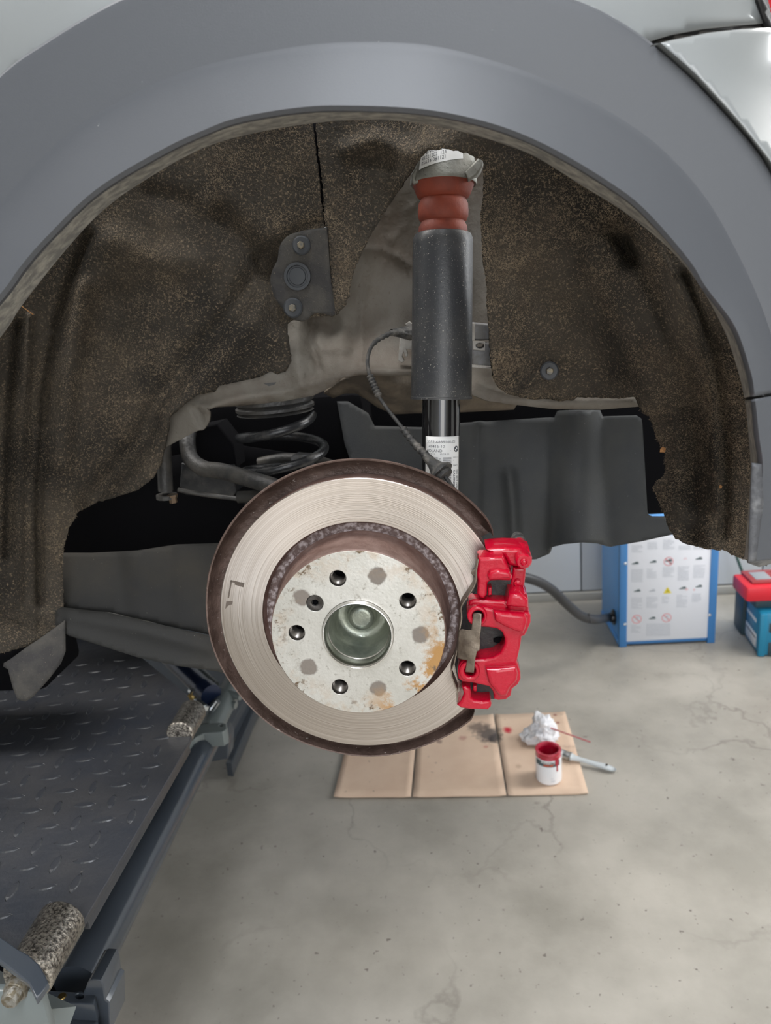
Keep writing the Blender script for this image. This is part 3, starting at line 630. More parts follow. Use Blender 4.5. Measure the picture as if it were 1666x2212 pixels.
# ---- large grey underbody panel on the right
gp = [(728, 867), (751, 867), (794, 892), (808, 920), (913, 923), (998, 914), (1197, 903), (1204, 888), (1297, 886), (1303, 901), (1377, 899), (1386, 905), (1388, 916), (1399, 1104), (1402, 1112), (1410, 1115), (1437, 1115), (1480, 1112), (1490, 1155), (1452, 1155), (1384, 1170), (1320, 1181), (1295, 1174), (1257, 1172), (1214, 1176), (1190, 1183), (1183, 1198), (1159, 1208), (1050, 1215), (900, 1215), (820, 1180), (780, 1060), (745, 960)]
gpd = tps([(800, 950, 1.13), (1000, 950, 1.12), (1190, 950, 1.12), (1000, 1200, 1.09), (1180, 1190, 1.09), (1250, 900, 1.10), (1250, 1170, 1.07), (1350, 950, 1.12), (1350, 1160, 1.09), (1450, 1130, 1.09), (740, 880, 1.15), (900, 1100, 1.10)])
def gpd2(x, y):
    d = gpd(x, y); l1 = 1197 - (y - 900) * .045; l2 = 1300 + (y - 900) * .075
    s = 1 / (1 + np.exp(-(x - l1) / 4)) * 1 / (1 + np.exp((x - l2) / 4)); mid = np.clip((x - l1) / (l2 - l1), 0, 1)
    return d - s * (.004 + .030 * np.sin(mid * math.pi) ** .8)
gpan = sheet('underbody_panel', gp, gpd2, M_pl, car, 9, .004, [([(1100, 1024), (1108, 1100), (1112, 1180)], 13, -.012), ([(1035, 920), (1030, 1200)], 6, .005), ([(1030, 920), (1000, 1100)], 30, .006), ([(1196, 905), (1188, 1180)], 5, -.006)])
gpan['label'] = 'grey moulded underbody panel with a vertical channel'
# ---- lower left aerodynamic covers
sheet('underbody_cover', [(125, 1194), (200, 1194), (297, 1189), (382, 1176), (472, 1173), (560, 1180), (560, 1400), (448, 1370), (340, 1345), (234, 1321), (140, 1311), (120, 1310)],
      tps([(140, 1194, .93), (300, 1190, .96), (470, 1173, .98), (140, 1310, .88), (300, 1335, .90), (448, 1369, .92), (560, 1290, .96)]), M_pl2, car, 12, .004, [([(380, 1200), (388, 1330)], 5, .004), ([(255, 1200), (262, 1320)], 24, -.006)])
sheet('underbody_cover', [(120, 1311), (140, 1312), (234, 1323), (340, 1347), (448, 1372), (560, 1402), (560, 1470), (467, 1450), (380, 1438), (297, 1420), (212, 1392), (149, 1371), (138, 1364), (120, 1350)],
      tps([(140, 1312, .865), (340, 1347, .885), (560, 1402, .91), (145, 1368, .84), (297, 1420, .86), (467, 1450, .88), (560, 1470, .89)]), M_pl2, car, 10, .006, [([(150, 1330), (300, 1360), (450, 1400)], 14, -.006)])
flap = sheet('air_flap', [(141, 1340), (142, 1407), (132, 1433), (106, 1467), (72, 1505), (55, 1516), (38, 1511), (28, 1488), (17, 1446), (7, 1440), (8, 1432), (22, 1424), (60, 1396), (100, 1370)],
      tps([(140, 1350, .84), (130, 1430, .82), (60, 1510, .79), (10, 1436, .79), (60, 1420, .80), (90, 1440, .80)]), M_fbrk, car, 8, .005, [([(20, 1440), (40, 1505)], 5, -.005)])
flap['label'] = 'small grey air flap under the front of the arch'
sheet('liner_lower_clip', [(-160, 1424), (0, 1410), (55, 1396), (82, 1388), (50, 1416), (20, 1430), (0, 1436), (-160, 1450)], lambda x, y: np.full(x.shape, .835), M_dark, car, 12, .004)

# ---- coil spring with its seats
sc = P(603, 900, Y=1.00); Rs = 90 * mpp(sc); zt = P(690, 897, Y=1.0)[2]
pit = .049; pts = []
for i in range(0, 96):
    ph = -0.15 + i / 95 * 2 * math.pi * 2.7
    pts.append((sc[0] + Rs * math.cos(ph) * min(1., .78 + i * .015), sc[1] - Rs * math.sin(ph), zt - pit * max(ph, 0) / (2 * math.pi)))
spr = sweep('coil_spring', pts, .0068, M_blk, car, 14, sub=1); spr['label'] = 'black coil spring'
sd = np.array([sc[0] - .004, sc[1], zt])
lathe('spring_seat', sd, sd + np.array([0, 0, 1]), [(.008, 0), (.008, .047), (.009, .054), (.012, .050), (.014, .055), (.018, .055), (.021, .051), (.024, .055), (.055, .055)], M_blkd, car, 40)
lathe('spring_perch', np.array([sc[0], sc[1], zt - .19]), np.array([sc[0], sc[1], zt]), [(0, .05), (.02, .066), (.03, .066), (.035, .03), (.035, 0)], M_dark, car, 32)
# links and brackets round the spring
def tb(name, px, r, m, parent=car, label=None, seg=16, sub=6, squash=1.):
    return sweep(name, [P(a, b, Y=c) for a, b, c in px], r, m, parent, seg, sub=sub, label=label, squash=squash)
tb('stabiliser_bar', [(408, 925, 1.02), (405, 955, 1.0), (412, 990, .985), (440, 1012, .97), (480, 1018, .955), (540, 1035, .935), (600, 1055, .91), (660, 1090, .88)], .0115, M_blkd, label='thick bent black stabiliser bar')
tb('link_bushing', [(352, 930, .98), (358, 1060, .98)], .0105, M_blkd, sub=1)
tb('link_flange', [(360, 1068, .98), (361, 1076, .98)], .0150, M_blkd, sub=1)
bp = P(374, 1080, Y=.975); lathe('link_bolt', bp + np.array([0, 0, .008]), bp - np.array([0, 0, .01]), [(0, .0075), (.003, .0075), (.003, .0055), (.012, .0055), (.013, 0)], mat('rusty_bolt', (.16, .11, .07), .6, .5), car, 6, ang=20)
ypl([[(392, 1000), (420, 1008), (500, 1010), (512, 1062), (500, 1075), (400, 1070), (388, 1050)]], 1.03, 1.07, 'link_bracket', M_blk, car, .002)
tb('bracket_lip', [(385, 1058, .99), (440, 1068, .99), (520, 1078, .99), (560, 1084, .98)], .0035, M_blkd)
tb('rubber_bush', [(514, 1074, .96), (580, 1072, .96)], .0085, M_pl2, sub=1)
ypl([[(395, 930), (470, 915), (505, 960), (512, 1010), (440, 1010), (400, 990)]], 1.05, 1.10, 'subframe_bracket', M_dark, car, .003)
ypl([[(600, 925), (660, 965), (720, 905), (735, 880), (700, 880), (640, 905)]], 1.18, 1.22, 'subframe_arm', M_dark, car, .004)
tb('upper_link', [(560, 1000, 1.10), (620, 990, 1.09), (700, 1000, 1.05), (760, 1030, 1.0)], .0085, M_blkd)
ypl([[(628, 988), (640, 982), (668, 984), (676, 1000), (672, 1012), (640, 1008), (630, 1000)]], 1.02, 1.04, 'wiring_clip', M_clip2, car, .001)

# ---- shock absorber
a_top = P(957, 505, Y=.885); a_bot = P(953.5, 862, Y=.865)
ax = (a_bot - a_top); Lc = np.linalg.norm(ax); axn = ax / Lc
shk = bpy.data.objects.new('shock_absorber', None); C.objects.link(shk); shk.location = a_bot
shk['label'] = 'shock absorber with black dust cover and orange bump stop'
shk.parent = car; shk.matrix_parent_inverse = Matrix.Translation(-Vector(car.location))
r0 = 65.2 * mpp(a_top); r1 = 65.2 * mpp(a_bot)
lathe('dust_cover', a_top, a_bot, [(.004, r0 * .80), (0, r0 * .86), (.001, r0 * .93), (.005, r0 * .985), (.012, r0), (Lc - .003, r1), (Lc - .0025, r1 * 1.02), (Lc, r1 * 1.02), (Lc, r1 * .96), (Lc * .5, r1 * .93)], M_cover, shk, 64)
def alongY(y):                   # distance along the axis for a photo row
    lo, hi = -.25, .60
    for _ in range(30):
        mid = (lo + hi) / 2
        if proj(a_top + axn * mid)[1] < y: lo = mid
        else: hi = mid
    return lo
rb = mpp(a_top)
tu = alongY(1140)
lathe('shock_tube', a_top, a_bot, [(Lc * .7, 41 * mpp(a_bot)), (tu, 41.5 * mpp(a_bot))], M_tube, shk, 64, label='glossy black lower tube')
def D(y): return alongY(y)
k = rb
lathe('bump_stop', a_top, a_bot, [(D(386), 66 * k), (D(400), 65.5 * k), (D(418), 59 * k), (D(426), 55 * k), (D(431), 48 * k), (D(435), 50 * k), (D(441), 53 * k), (D(455), 54.5 * k), (D(468), 54 * k), (D(476), 51 * k), (D(480), 47 * k), (D(484), 48.5 * k), (D(490), 52 * k), (D(500), 53 * k), (D(512), 52 * k)], M_orange, shk, 56, ang=60, label='orange ribbed bump stop')
tm = lathe('top_mount', a_top, a_bot, [(D(285), 30 * k), (D(300), 50 * k), (D(320), 60 * k), (D(350), 66 * k), (D(384), 70 * k), (D(392), 71 * k), (D(397), 71.5 * k), (D(400), 70 * k), (D(398), 66 * k), (D(385), 60 * k)], M_alu, shk, 56, label='cast aluminium top mount with a white sticker')
pm = [(1004, 372), (1030, 345), (1038, 335), (1046, 350), (1042, 362), (1030, 378), (1012, 390)]
ypl([pm], .86, .90, 'mount_rib', M_alu, shk, .002)
ypl([[(888, 378), (905, 350), (925, 335), (930, 360), (915, 392), (893, 398)]], .87, .90, 'mount_foot', M_alu, shk, .002)
# labels, wrapped on the round surfaces
u_ = -np.array([0, 1., 0]); u_ -= axn * u_.dot(axn); u_ /= np.linalg.norm(u_); v_ = np.cross(u_, axn); v_ = v_ if v_[0] > 0 else -v_
rT = 41.5 * mpp(a_bot)
def wrap_tube(rad, d0, off_ang, rfun=None):
    def f(u, v):
        d = d0 - v; rr2 = (rfun(d) if rfun else rad); a = off_ang + u / rr2
        return a_top + axn * d + rr2 * (math.cos(a) * u_ + math.sin(a) * v_)
    return f
facing = math.atan2(*(lambda c: (c.dot(v_), c.dot(u_)))(np.array([0, 0, H]) - (a_bot + axn * .03)))
LW = .0345 * 41.5 / 41.5; LH = .072
# label spans u 0..LW from the left edge, v 0 (top) .. -LH
ang_left = facing - .877
dtop = alongY(940)
fl_ = wrap_tube(rT + .0003, dtop, ang_left); ft_ = wrap_tube(rT + .0005, dtop, ang_left)
LWm = rT * 2.09
lab = Print(); nu, nv_ = 14, 8
V = [fl_(LWm * i / nu, -LH * j / nv_) for j in range(nv_ + 1) for i in range(nu + 1)]
solid(mesh('part_sticker', V, [(j * (nu + 1) + i, j * (nu + 1) + i + 1, (j + 1) * (nu + 1) + i + 1, (j + 1) * (nu + 1) + i) for j in range(nv_) for i in range(nu)], M_label, shk, True, 'white part sticker with bar codes'), .0002, 0)
W_ = LWm; pr = Print()
def ux(f): return W_ * f
sz = .0046
pr.text('3352-6888140-01', ux(.055), -.0078, sz, width=ux(.76)); pr.text('149415-10', ux(.055), -.0130, sz, width=ux(.47)); pr.text('POLAND', ux(.055), -.0182, sz, width=ux(.41))
pr.text('13.12.21', ux(.055), -.0215, .0026, width=ux(.22)); pr.text('12:23:25', ux(.40), -.0215, .0026, width=ux(.24)); pr.text('-', ux(.67), -.0175, .004)
rb_ = random.Random(3)
for (ua, ub, ve) in ((.14, .36, -.064), (.49, .71, -.069)):
    y = -.0245
    while y > ve:
        h = rb_.choice([.0004, .0004, .0007, .001]); pr.rect(ux(ua), y - h, ux(ub), y); y -= h + rb_.choice([.0005, .0005, .0009])
pr.text('21804', ux(.05), -.0240, .0028, rot=-math.pi / 2, width=.012); pr.text('HAM6888140-01', ux(.39), -.0250, .0030, rot=-math.pi / 2, width=.026)
pr.text('3352101-2', ux(.755), -.0255, .0022, width=ux(.18)); pr.text('TM68P-1', ux(.755), -.0350, .0022, width=ux(.18)); pr.text('x', ux(.76), -.0285, .0022)
pr.text('DO NOT OPEN', ux(.885), -.0395, .0040, rot=-math.pi / 2, width=.0245, bold=.0001); pr.text('GAS PRESSURE', ux(.775), -.0395, .0040, rot=-math.pi / 2, width=.0280, bold=.0001)
# roundel: ring with quarters
cu_, cv_ = ux(.865), -.0150
pr.ring(cu_, cv_, .0023, .0037); pr.ring(cu_, cv_, 0, .0024, 90, 180, 8); pr.ring(cu_, cv_, 0, .0024, 270, 360, 8)
pr.build('sticker_print', ft_, M_ink, shk)
# sticker on the top mount
facm = math.atan2(*(lambda c: (c.dot(v_), c.dot(u_)))(np.array([0, 0, H]) - a_top))
def rmount(d):
    ds = [D(300), D(320), D(350), D(384)]; rs = [50 * k, 60 * k, 66 * k, 70 * k]; return float(np.interp(d, ds, rs))
def fm(off):
    def f(u, v):
        d = D(346) + .0165 - (v + .017) - u * .20; rr2 = rmount(d) + off; a = facm - .80 + u / .034
        return a_top + axn * d + rr2 * (math.cos(a) * u_ + math.sin(a) * v_)
    return f
mw, mh = .0485, .0170
V = [fm(.0004)(mw * i / 16, .010 - (mh + .010) * j / 8) for j in range(9) for i in range(17)]
mesh('mount_sticker', V, [(j * 17 + i, j * 17 + i + 1, (j + 1) * 17 + i + 1, (j + 1) * 17 + i) for j in range(8) for i in range(16)], M_label, shk)
pm_ = Print(); pm_.text('31 6791706 09', .002, -.0042, .0055, width=.026); pm_.text('45221202  124', .003, -.0092, .0055, width=.027); pm_.text('05634 081121', .003, -.0142, .0055, width=.026)
pm_.build('mount_sticker_print', fm(.0007), M_ink, shk)

# ---- wheel speed sensor cable
cab = [(886, 719, .93), (870, 719, .91), (850, 718, .90), (821, 731, .89), (805, 745, .885), (796, 766, .88), (794, 786, .875), (799, 811, .87), (809, 835, .865), (819, 857, .86), (842, 890, .85), (870, 925, .835), (899, 962, .82), (923, 986, .81), (944, 1010, .80), (960, 1027, .795), (980, 1055, .79), (1005, 1090, .79), (1030, 1130, .80)]
cw = sweep('sensor_cable', [P(a, b, Y=c) for a, b, c in cab], .0023, M_rubber, car, 12); cw['label'] = 'thin black wheel speed sensor cable'
def sleeve(i0, i1, r, n, taper=1.):
    q = catmull([P(a, b, Y=c) for a, b, c in cab[i0:i1 + 1]], 8); q = resample(np.c_[q[:, 0], q[:, 2], q[:, 1]], n * 4 + 1)[:, [0, 2, 1]]
    rr2 = [r * (1.0 if j % 4 in (1, 2) else .78) * (1 + (taper - 1) * j / (n * 4)) for j in range(len(q))]
    sweep('cable_sleeve', q, rr2, M_rubber, cw, 14, sub=1)
sleeve(1, 4, .0040, 7, .75); sleeve(7, 9, .0046, 7); sleeve(11, 13, .0044, 7, 1.2)
g0, g1 = P(919, 984, Y=.811), P(962, 1030, Y=.795)
Lg = np.linalg.norm(g1 - g0)
lathe('rubber_grommet', g0, g1, [(0, .0048), (Lg * .35, .0062), (Lg * .6, .0095), (Lg * .72, .0140), (Lg * .76, .0150), (Lg * .84, .0150), (Lg * .86, .0105), (Lg * .92, .0110), (Lg, .0105), (Lg, 0)], M_rubber, cw, 20)
g0, g1 = P(846, 718, Y=.90), P(886, 719, Y=.93); Lg = np.linalg.norm(g1 - g0)
lathe('rubber_boot', g0, g1, [(0, .004), (Lg * .4, .006), (Lg, .0095), (Lg, 0)], M_rubber, cw, 10, ang=15)
# clips beside the shock
ypl([[(864, 730), (892, 728), (892, 756), (878, 754), (882, 768), (876, 772), (872, 760), (869, 770), (874, 780), (868, 784), (860, 778), (862, 752)]], .945, .955, 'cable_hook', M_clip, car, .001)
ypl([[(876, 700), (884, 694), (892, 700), (892, 722), (886, 722), (886, 706), (880, 706)]], .945, .955, 'cable_hook', M_clip, car, .001)
cb_ = ypl([[(1021, 698), (1060, 702), (1060, 735), (1020, 735)]], .925, .97, 'cable_box', M_clip2, car, .002)
ypl([[(1019, 698), (1027, 698), (1026, 736), (1018, 736)]], .918, .93, 'cable_box_rib', M_clip, cb_, .001)
ypl([[(1022, 738), (1048, 740), (1062, 745), (1062, 792), (1020, 790)], circ(1038, 747, 8, 6)], .92, .95, 'cable_box', M_clip2, car, .0015)
ypl([[(1021, 736), (1048, 738), (1048, 758), (1022, 756)], circ(1037, 747, 9, 6)], .914, .92, 'cable_box_tab', M_clip, cb_, .001)
ypl([[(1018, 788), (1064, 792), (1064, 797), (1018, 794)]], .912, .95, 'cable_box_foot', M_clip, cb_, .0008)

# ---- brake disc on its hub (axis along Y)
hx, hz = float(hubc[0]), float(hubc[2])
def A_(Y): return np.array([hx, Y, hz])
def lY(name, prof, m, parent, seg=160, a0=0, a1=360, label=None, ang=35):   # prof: (Y, r)
    return lathe(name, A_(0.), A_(1.), prof, m, parent, seg, a0, a1, label, ang)
disc = bpy.data.objects.new('brake_disc', None); C.objects.link(disc); disc.location = (hx, .70, hz); disc['label'] = 'steel brake disc, brushed face and rusty edges'
disc.rotation_euler = (math.radians(-2.331), 0, math.radians(1.807)); disc.scale = (1.0115,) * 3
disc.parent = car; disc.matrix_parent_inverse = Matrix.Translation(-Vector(car.location))
M_fric = brushed('brushed_friction_face', (hx, .70, hz))
lY('friction_ring', [(.7008, .1040), (.700, .1048), (.700, .1492), (.7006, .1500)], M_fric, disc, 220)
lY('disc_edge', [(.7006, .1501), (.722, .1501), (.722, .09)], M_rust, disc, 160)
lY('disc_step', [(.7007, .1040), (.7055, .1033), (.7095, .1020)], M_rust, disc, 160)
lY('disc_groove', [(.7094, .1021), (.7110, .1005), (.7110, .0950), (.7085, .0925)], M_cast, disc, 160)
lY('disc_hat', [(.7086, .0932), (.7060, .0922), (.6990, .0904), (.6640, .0880), (.6610, .0876), (.6600, .0864)], M_rust, disc, 160)
# hat face with five stud holes and the centre bore
hr, pr_, hole_r = .0866, .0612, .0083
def pol(r, a): return (hx + r * math.cos(math.radians(a)), hz + r * math.sin(math.radians(a)))
def circ_w(c, r, n): return [(c[0] + r * math.cos(2 * math.pi * k2 / n), c[1] + r * math.sin(2 * math.pi * k2 / n)) for k2 in range(n)]
holes = [pol(pr_, 103.5 - 72 * k2) for k2 in range(5)]; sc_ = pol(.0528, 138.5)
mface = mat('hub_face_steel', (.62, .60, .56), .38, .75, bump=.06, bscale=300)
def face_nodes(m):
    t = m.node_tree; b = t.nodes['Principled BSDF']; tcn = N(m, 'ShaderNodeTexCoord'); co = tcn.outputs['Object']
    def nz(s, d=6., ro=.65):
        n = N(m, 'ShaderNodeTexNoise'); n.inputs['Scale'].default_value = s; n.inputs['Detail'].default_value = d; n.inputs['Roughness'].default_value = ro
        t.links.new(co, n.inputs['Vector']); return n.outputs['Fac']
    def mth(op, a, b_=None, clamp=False):
        n = N(m, 'ShaderNodeMath'); n.operation = op; n.use_clamp = clamp
        for i, v in enumerate((a, b_)):
            if v is None: continue
            if isinstance(v, (int, float)): n.inputs[i].default_value = v
            else: t.links.new(v, n.inputs[i])
        return n.outputs[0]
    def dist(c):
        n = N(m, 'ShaderNodeVectorMath'); n.operation = 'DISTANCE'; t.links.new(co, n.inputs[0]); n.inputs[1].default_value = (c[0], .66, c[1]); return n.outputs['Value']
    def ramp(f, lo, hi):
        n = N(m, 'ShaderNodeMapRange'); n.inputs[1].default_value = lo; n.inputs[2].default_value = hi; t.links.new(f, n.inputs[0]); return n.outputs[0]
    def mix(f, a, bb):
        x = N(m, 'ShaderNodeMix'); x.data_type = 'RGBA'; t.links.new(f, x.inputs[0])
        for s, v in ((x.inputs[6], a), (x.inputs[7], bb)):
            if isinstance(v, tuple): s.default_value = (*v, 1)
            else: t.links.new(v, s)
        return x.outputs[2]
    base = mix(ramp(nz(22.), .35, .7), (.63, .615, .575), (.50, .485, .44))
    base = mix(ramp(nz(160., 3), .60, .74), base, (.36, .34, .30))
    spots = None
    for k2, (ang, r_) in enumerate([(67.5, .0645), (-4, .0625), (-75.5, .0625), (-148, .0625), (141, .0665)]):
        c = pol(r_, ang); n_ = nz(140., 4)
        f = ramp(mth('ADD', dist(c), mth('MULTIPLY', n_, .006)), .0128, .0108)
        spots = f if spots is None else mth('MAXIMUM', spots, f)
    base = mix(mth('MULTIPLY', spots, .95), base, (.19, .16, .135))
    # old rust creeping in from the rim, mostly low and to the right
    c2 = pol(.075, -40); d2 = dist(c2); region = ramp(d2, .075, .02)
    dc = dist((hx, hz)); rimf = ramp(dc, .058, .083)
    rn = ramp(nz(42., 8, .7), .50, .60)
    rust = mth('MULTIPLY', mth('MULTIPLY', rn, rimf), mth('ADD', mth('MULTIPLY', region, .9), .22), True)
    base = mix(mth('MULTIPLY', rust, 1.3, True), base, (.42, .23, .08))
    rn2 = ramp(nz(75., 8, .75), .56, .62); rim2 = ramp(dc, .066, .082)
    base = mix(mth('MULTIPLY', rn2, rim2), base, (.16, .11, .07))
    t.links.new(base, b.inputs['Base Color'])
    rg = mth('ADD', mth('MULTIPLY', mth('MAXIMUM', spots, rust), .3), .36); t.links.new(rg, b.inputs['Roughness'])
    mt = mth('SUBTRACT', .62, mth('MULTIPLY', mth('MAXIMUM', spots, rust), .5)); t.links.new(mt, b.inputs['Metallic'])
face_nodes(mface)
hatf = curve_plate('hat_face', [circ_w((hx, hz), hr, 120), circ_w((hx, hz), .0360, 64)] + [circ_w(c, hole_r, 24) for c in holes] + [circ_w(sc_, .0086, 24)], lambda u, v, w_: (u, .6625 + w_, v), mface, disc, .007, .0004, 'pale steel hub face with brown rust stains')
for c in holes:
    prf = []
    for i in range(9): prf += [(.6645 + i * .0022, hole_r * .93), (.6656 + i * .0022, hole_r * .78)]
    lathe('stud_hole', (c[0], 0, c[1]), (c[0], 1, c[1]), [(.6592, hole_r * 1.0), (.6604, hole_r * .99), (.664, hole_r * .97)] + prf + [(.69, hole_r * .78)], M_thread, disc, 24)
    lathe('stud_hole_bottom', (c[0], 0, c[1]), (c[0], 1, c[1]), [(.69, hole_r * .80), (.69, 0)], M_dark, disc, 20)
lathe('retaining_screw', (sc_[0], 0, sc_[1]), (sc_[0], 1, sc_[1]), [(.6615, .0030), (.6605, .0036), (.6600, .0055), (.6602, .0080), (.6612, .0084), (.667, .0084)], M_screw, disc, 28)
lathe('screw_socket', (sc_[0], 0, sc_[1]), (sc_[0], 1, sc_[1]), [(.6612, .0031), (.6650, .0031), (.6650, 0)], M_dark, disc, 6, ang=10)
hb = lY('hub_centre_ring', [(.664, .0359), (.6545, .0356), (.6532, .0350), (.6530, .0342), (.6540, .0332), (.6600, .0318), (.6680, .0314), (.6690, .0306)], M_chrome, disc, 96)
lY('hub_bore', [(.6685, .0308), (.7000, .0300), (.7080, .0285), (.7120, .0250), (.7130, .0180), (.7100, .0150), (.7010, .0138), (.6985, .0125), (.6978, .0080), (.6978, 0)], M_grease, disc, 64, ang=60)
# transfer mark of the pad on the brushed face (a thin deposit)
mk = mat('pad_deposit', (.16, .13, .11), .6, .6)
def pgon(px, Y, name, m, parent, th=.0001):
    q = [P(a, b, Y=Y) for a, b in px]; return mesh(name, q, [tuple(range(len(q)))], m, parent, False)
for s in ([(503, 1252), (506, 1254), (500, 1290), (497, 1289)], [(503, 1252), (532, 1259), (531, 1263), (502, 1256)], [(512, 1257), (531, 1262), (530, 1268), (511, 1262)], [(494, 1297), (508, 1296), (507, 1303), (498, 1306), (492, 1313)]):
    pgon(s, .69985, 'pad_mark', mk, disc)
# dust shield behind the disc, open where the caliper sits
def shield():
    prof = [(.728, .128), (.726, .1515), (.7265, .1560), (.7235, .1610), (.716, .1645), (.7075, .1662), (.7070, .1676), (.7085, .1684), (.7180, .1665), (.7275, .1625), (.7310, .1550), (.7320, .128)]
    n = 150; V = []; Fs = []; a0, a1 = math.radians(29.), math.radians(314.)
    for i in range(n + 1):
        a = a0 + (a1 - a0) * i / n
        e = min(1., max(0., (a - a0) / math.radians(7))); e2 = min(1., (a1 - a) / math.radians(5) + .35)
        s1 = math.sqrt(max(e, .0)); 
        for (Y, r) in prof:
            rm = .1600; r_ = rm + (r - rm) * (.25 + .75 * s1) if r > .15 else (r if s1 > .9 else rm + (r - rm) * (.25 + .75 * s1))
            if a > a1 - math.radians(4): r_ = .1600 + (r_ - .1600) * min(1., e2)
            V.append((hx + r_ * math.cos(a), Y + .0008 * math.sin(a * 9), hz + r_ * math.sin(a)))
    m_ = len(prof)
    for i in range(n):
        for j in range(m_):
            j2 = (j + 1) % m_; Fs.append((i * m_ + j, i * m_ + j2, (i + 1) * m_ + j2, (i + 1) * m_ + j))
    Fs.append(tuple(range(m_))); Fs.append(tuple(n * m_ + j for j in reversed(range(m_))))
    WM = Matrix.Translation((hx, .70, hz)) @ Matrix.Rotation(math.radians(1.807), 4, 'Z') @ Matrix.Rotation(math.radians(-2.331), 4, 'X') @ Matrix.Scale(1.0115, 4) @ Matrix.Translation((-hx, -.70, -hz))
    V = [tuple(WM @ Vector(q)) for q in V]
    return sharp(mesh('dust_shield', V, Fs, M_shield, car, True, 'rusty brown dust shield round the disc'), 40)
shield()

# ---- brake caliper
cal = bpy.data.objects.new('brake_caliper', None); C.objects.link(cal); cc = P(1070, 1350, Y=.67); cal.location = cc
cal.parent = car; cal.matrix_parent_inverse = Matrix.Translation(-Vector(car.location)); cal['label'] = 'brake caliper freshly painted glossy red'
def Zq(pts): return [(940 + a * .19433, 1130 + b * .19433) for a, b in pts]
def hole(c, r, n=22): return Zq(circ(c[0], c[1], r, r, n))
body_ = [(352, 1030), (362, 985), (385, 950), (430, 925), (520, 925), (640, 955), (800, 972), (960, 985), (1045, 995), (1066, 1030), (1066, 1110), (1030, 1200), (1000, 1258), (965, 1268), (955, 1350), (935, 1450), (912, 1540), (930, 1600), (952, 1660), (955, 1740), (925, 1800), (860, 1850), (845, 1925), (790, 1972), (700, 1978), (655, 1960), (660, 1915), (640, 1870), (600, 1822), (430, 1785), (300, 1768), (258, 1735), (250, 1680), (258, 1600), (290, 1545), (345, 1520), (440, 1512), (540, 1515), (650, 1495), (730, 1440), (775, 1350), (778, 1290), (745, 1215), (690, 1180), (600, 1165), (510, 1160), (420, 1130), (370, 1090)]
ypl([Zq(body_), hole((478, 1040), 62), hole((392, 1650), 62)], .664, .690, 'caliper_housing', M_red, cal, .0028, res=3)
# raised bosses round the guide pins
ypl([hole((470, 1040), 112), hole((478, 1040), 64)], .6605, .668, 'pin_boss', M_red, cal, .002, res=3)
ypl([hole((385, 1655), 115), hole((392, 1650), 64)], .6605, .668, 'pin_boss', M_red, cal, .002, res=3)
# raised pads on the fingers
ypl([Zq([(650, 985), (760, 1000), (1000, 1020), (1030, 1080), (1010, 1180), (985, 1235), (880, 1205), (760, 1150), (670, 1100)])], .656, .668, 'finger_pad', M_red, cal, .004, res=3)
ypl([Zq([(560, 1620), (700, 1620), (900, 1600), (925, 1680), (915, 1760), (840, 1840), (800, 1930), (720, 1940), (660, 1860), (600, 1790)])], .656, .668, 'finger_pad', M_red, cal, .004, res=3)
# bridge reaching back over the disc edge
ypl([Zq([(800, 880), (830, 790), (850, 770), (1000, 780), (1040, 850), (1045, 985), (1060, 1020), (1040, 1130), (1000, 1240), (955, 1260), (950, 1350), (905, 1540), (945, 1660), (945, 1740), (855, 1840), (835, 1930), (790, 1965), (760, 1800), (800, 1540), (850, 1350), (860, 1150), (800, 990)])], .668, .79, 'caliper_bridge', M_red, cal, .004, res=3)
ypl([Zq([(375, 870), (430, 850), (770, 865), (830, 900), (1030, 960), (1040, 1010), (640, 990), (440, 960), (370, 940)])], .672, .692, 'bridge_web', M_red, cal, .003, res=3)
ypl([Zq([(805, 870), (825, 795), (950, 790), (1035, 850), (1040, 950), (960, 950), (790, 930)])], .660, .70, 'bridge_lug', M_red, cal, .004, res=3)
# carrier: upper and lower ears
ypl([Zq([(480, 400), (500, 388), (640, 385), (755, 372), (800, 460), (858, 590), (855, 625), (830, 645), (700, 640), (620, 645), (585, 670), (578, 800), (545, 842), (505, 836), (468, 790), (475, 640), (462, 580)])], .668, .694, 'carrier_ear', M_red, cal, .0028, res=3)
ypl([Zq([(590, 720), (630, 715), (632, 800), (590, 808)])], .676, .690, 'carrier_nib', M_red, cal, .0012)
ypl([Zq([(620, 545), (700, 525), (830, 545), (856, 600), (850, 630), (720, 635), (600, 640), (585, 600)])], .661, .672, 'carrier_step', M_red, cal, .003, res=3)
ypl([Zq([(300, 1830), (340, 1815), (395, 1845), (402, 1940), (440, 1972), (520, 1985), (612, 1975), (630, 2010), (625, 2045), (590, 2083), (400, 2076), (290, 2062), (245, 2030), (290, 1980), (320, 1900)])], .668, .694, 'carrier_ear', M_red, cal, .0028, res=3)
ypl([Zq([(425, 1810), (465, 1806), (468, 1870), (440, 1880), (420, 1860)])], .678, .692, 'carrier_nib', M_red, cal, .0012)
ypl([Zq([(565, 295), (640, 285), (780, 280), (940, 285), (1060, 320), (1085, 400), (1070, 460), (1030, 500), (960, 500), (820, 475), (780, 400), (760, 372), (640, 378), (600, 330)])], .684, .72, 'carrier_arm', M_red, cal, .004, res=3)
gpn = P(1132, 1213, Y=.672); kk = mpp(gpn)
lathe('guide_pin', gpn, gpn + np.array([0, 1, 0]), [(-.001, 0), (-.001, 14 * kk), (.001, 17.5 * kk), (.028, 18 * kk), (.030, 19.5 * kk), (.034, 19.5 * kk), (.036, 17 * kk), (.052, 16.5 * kk), (.054, 0)], M_red, cal, 32)
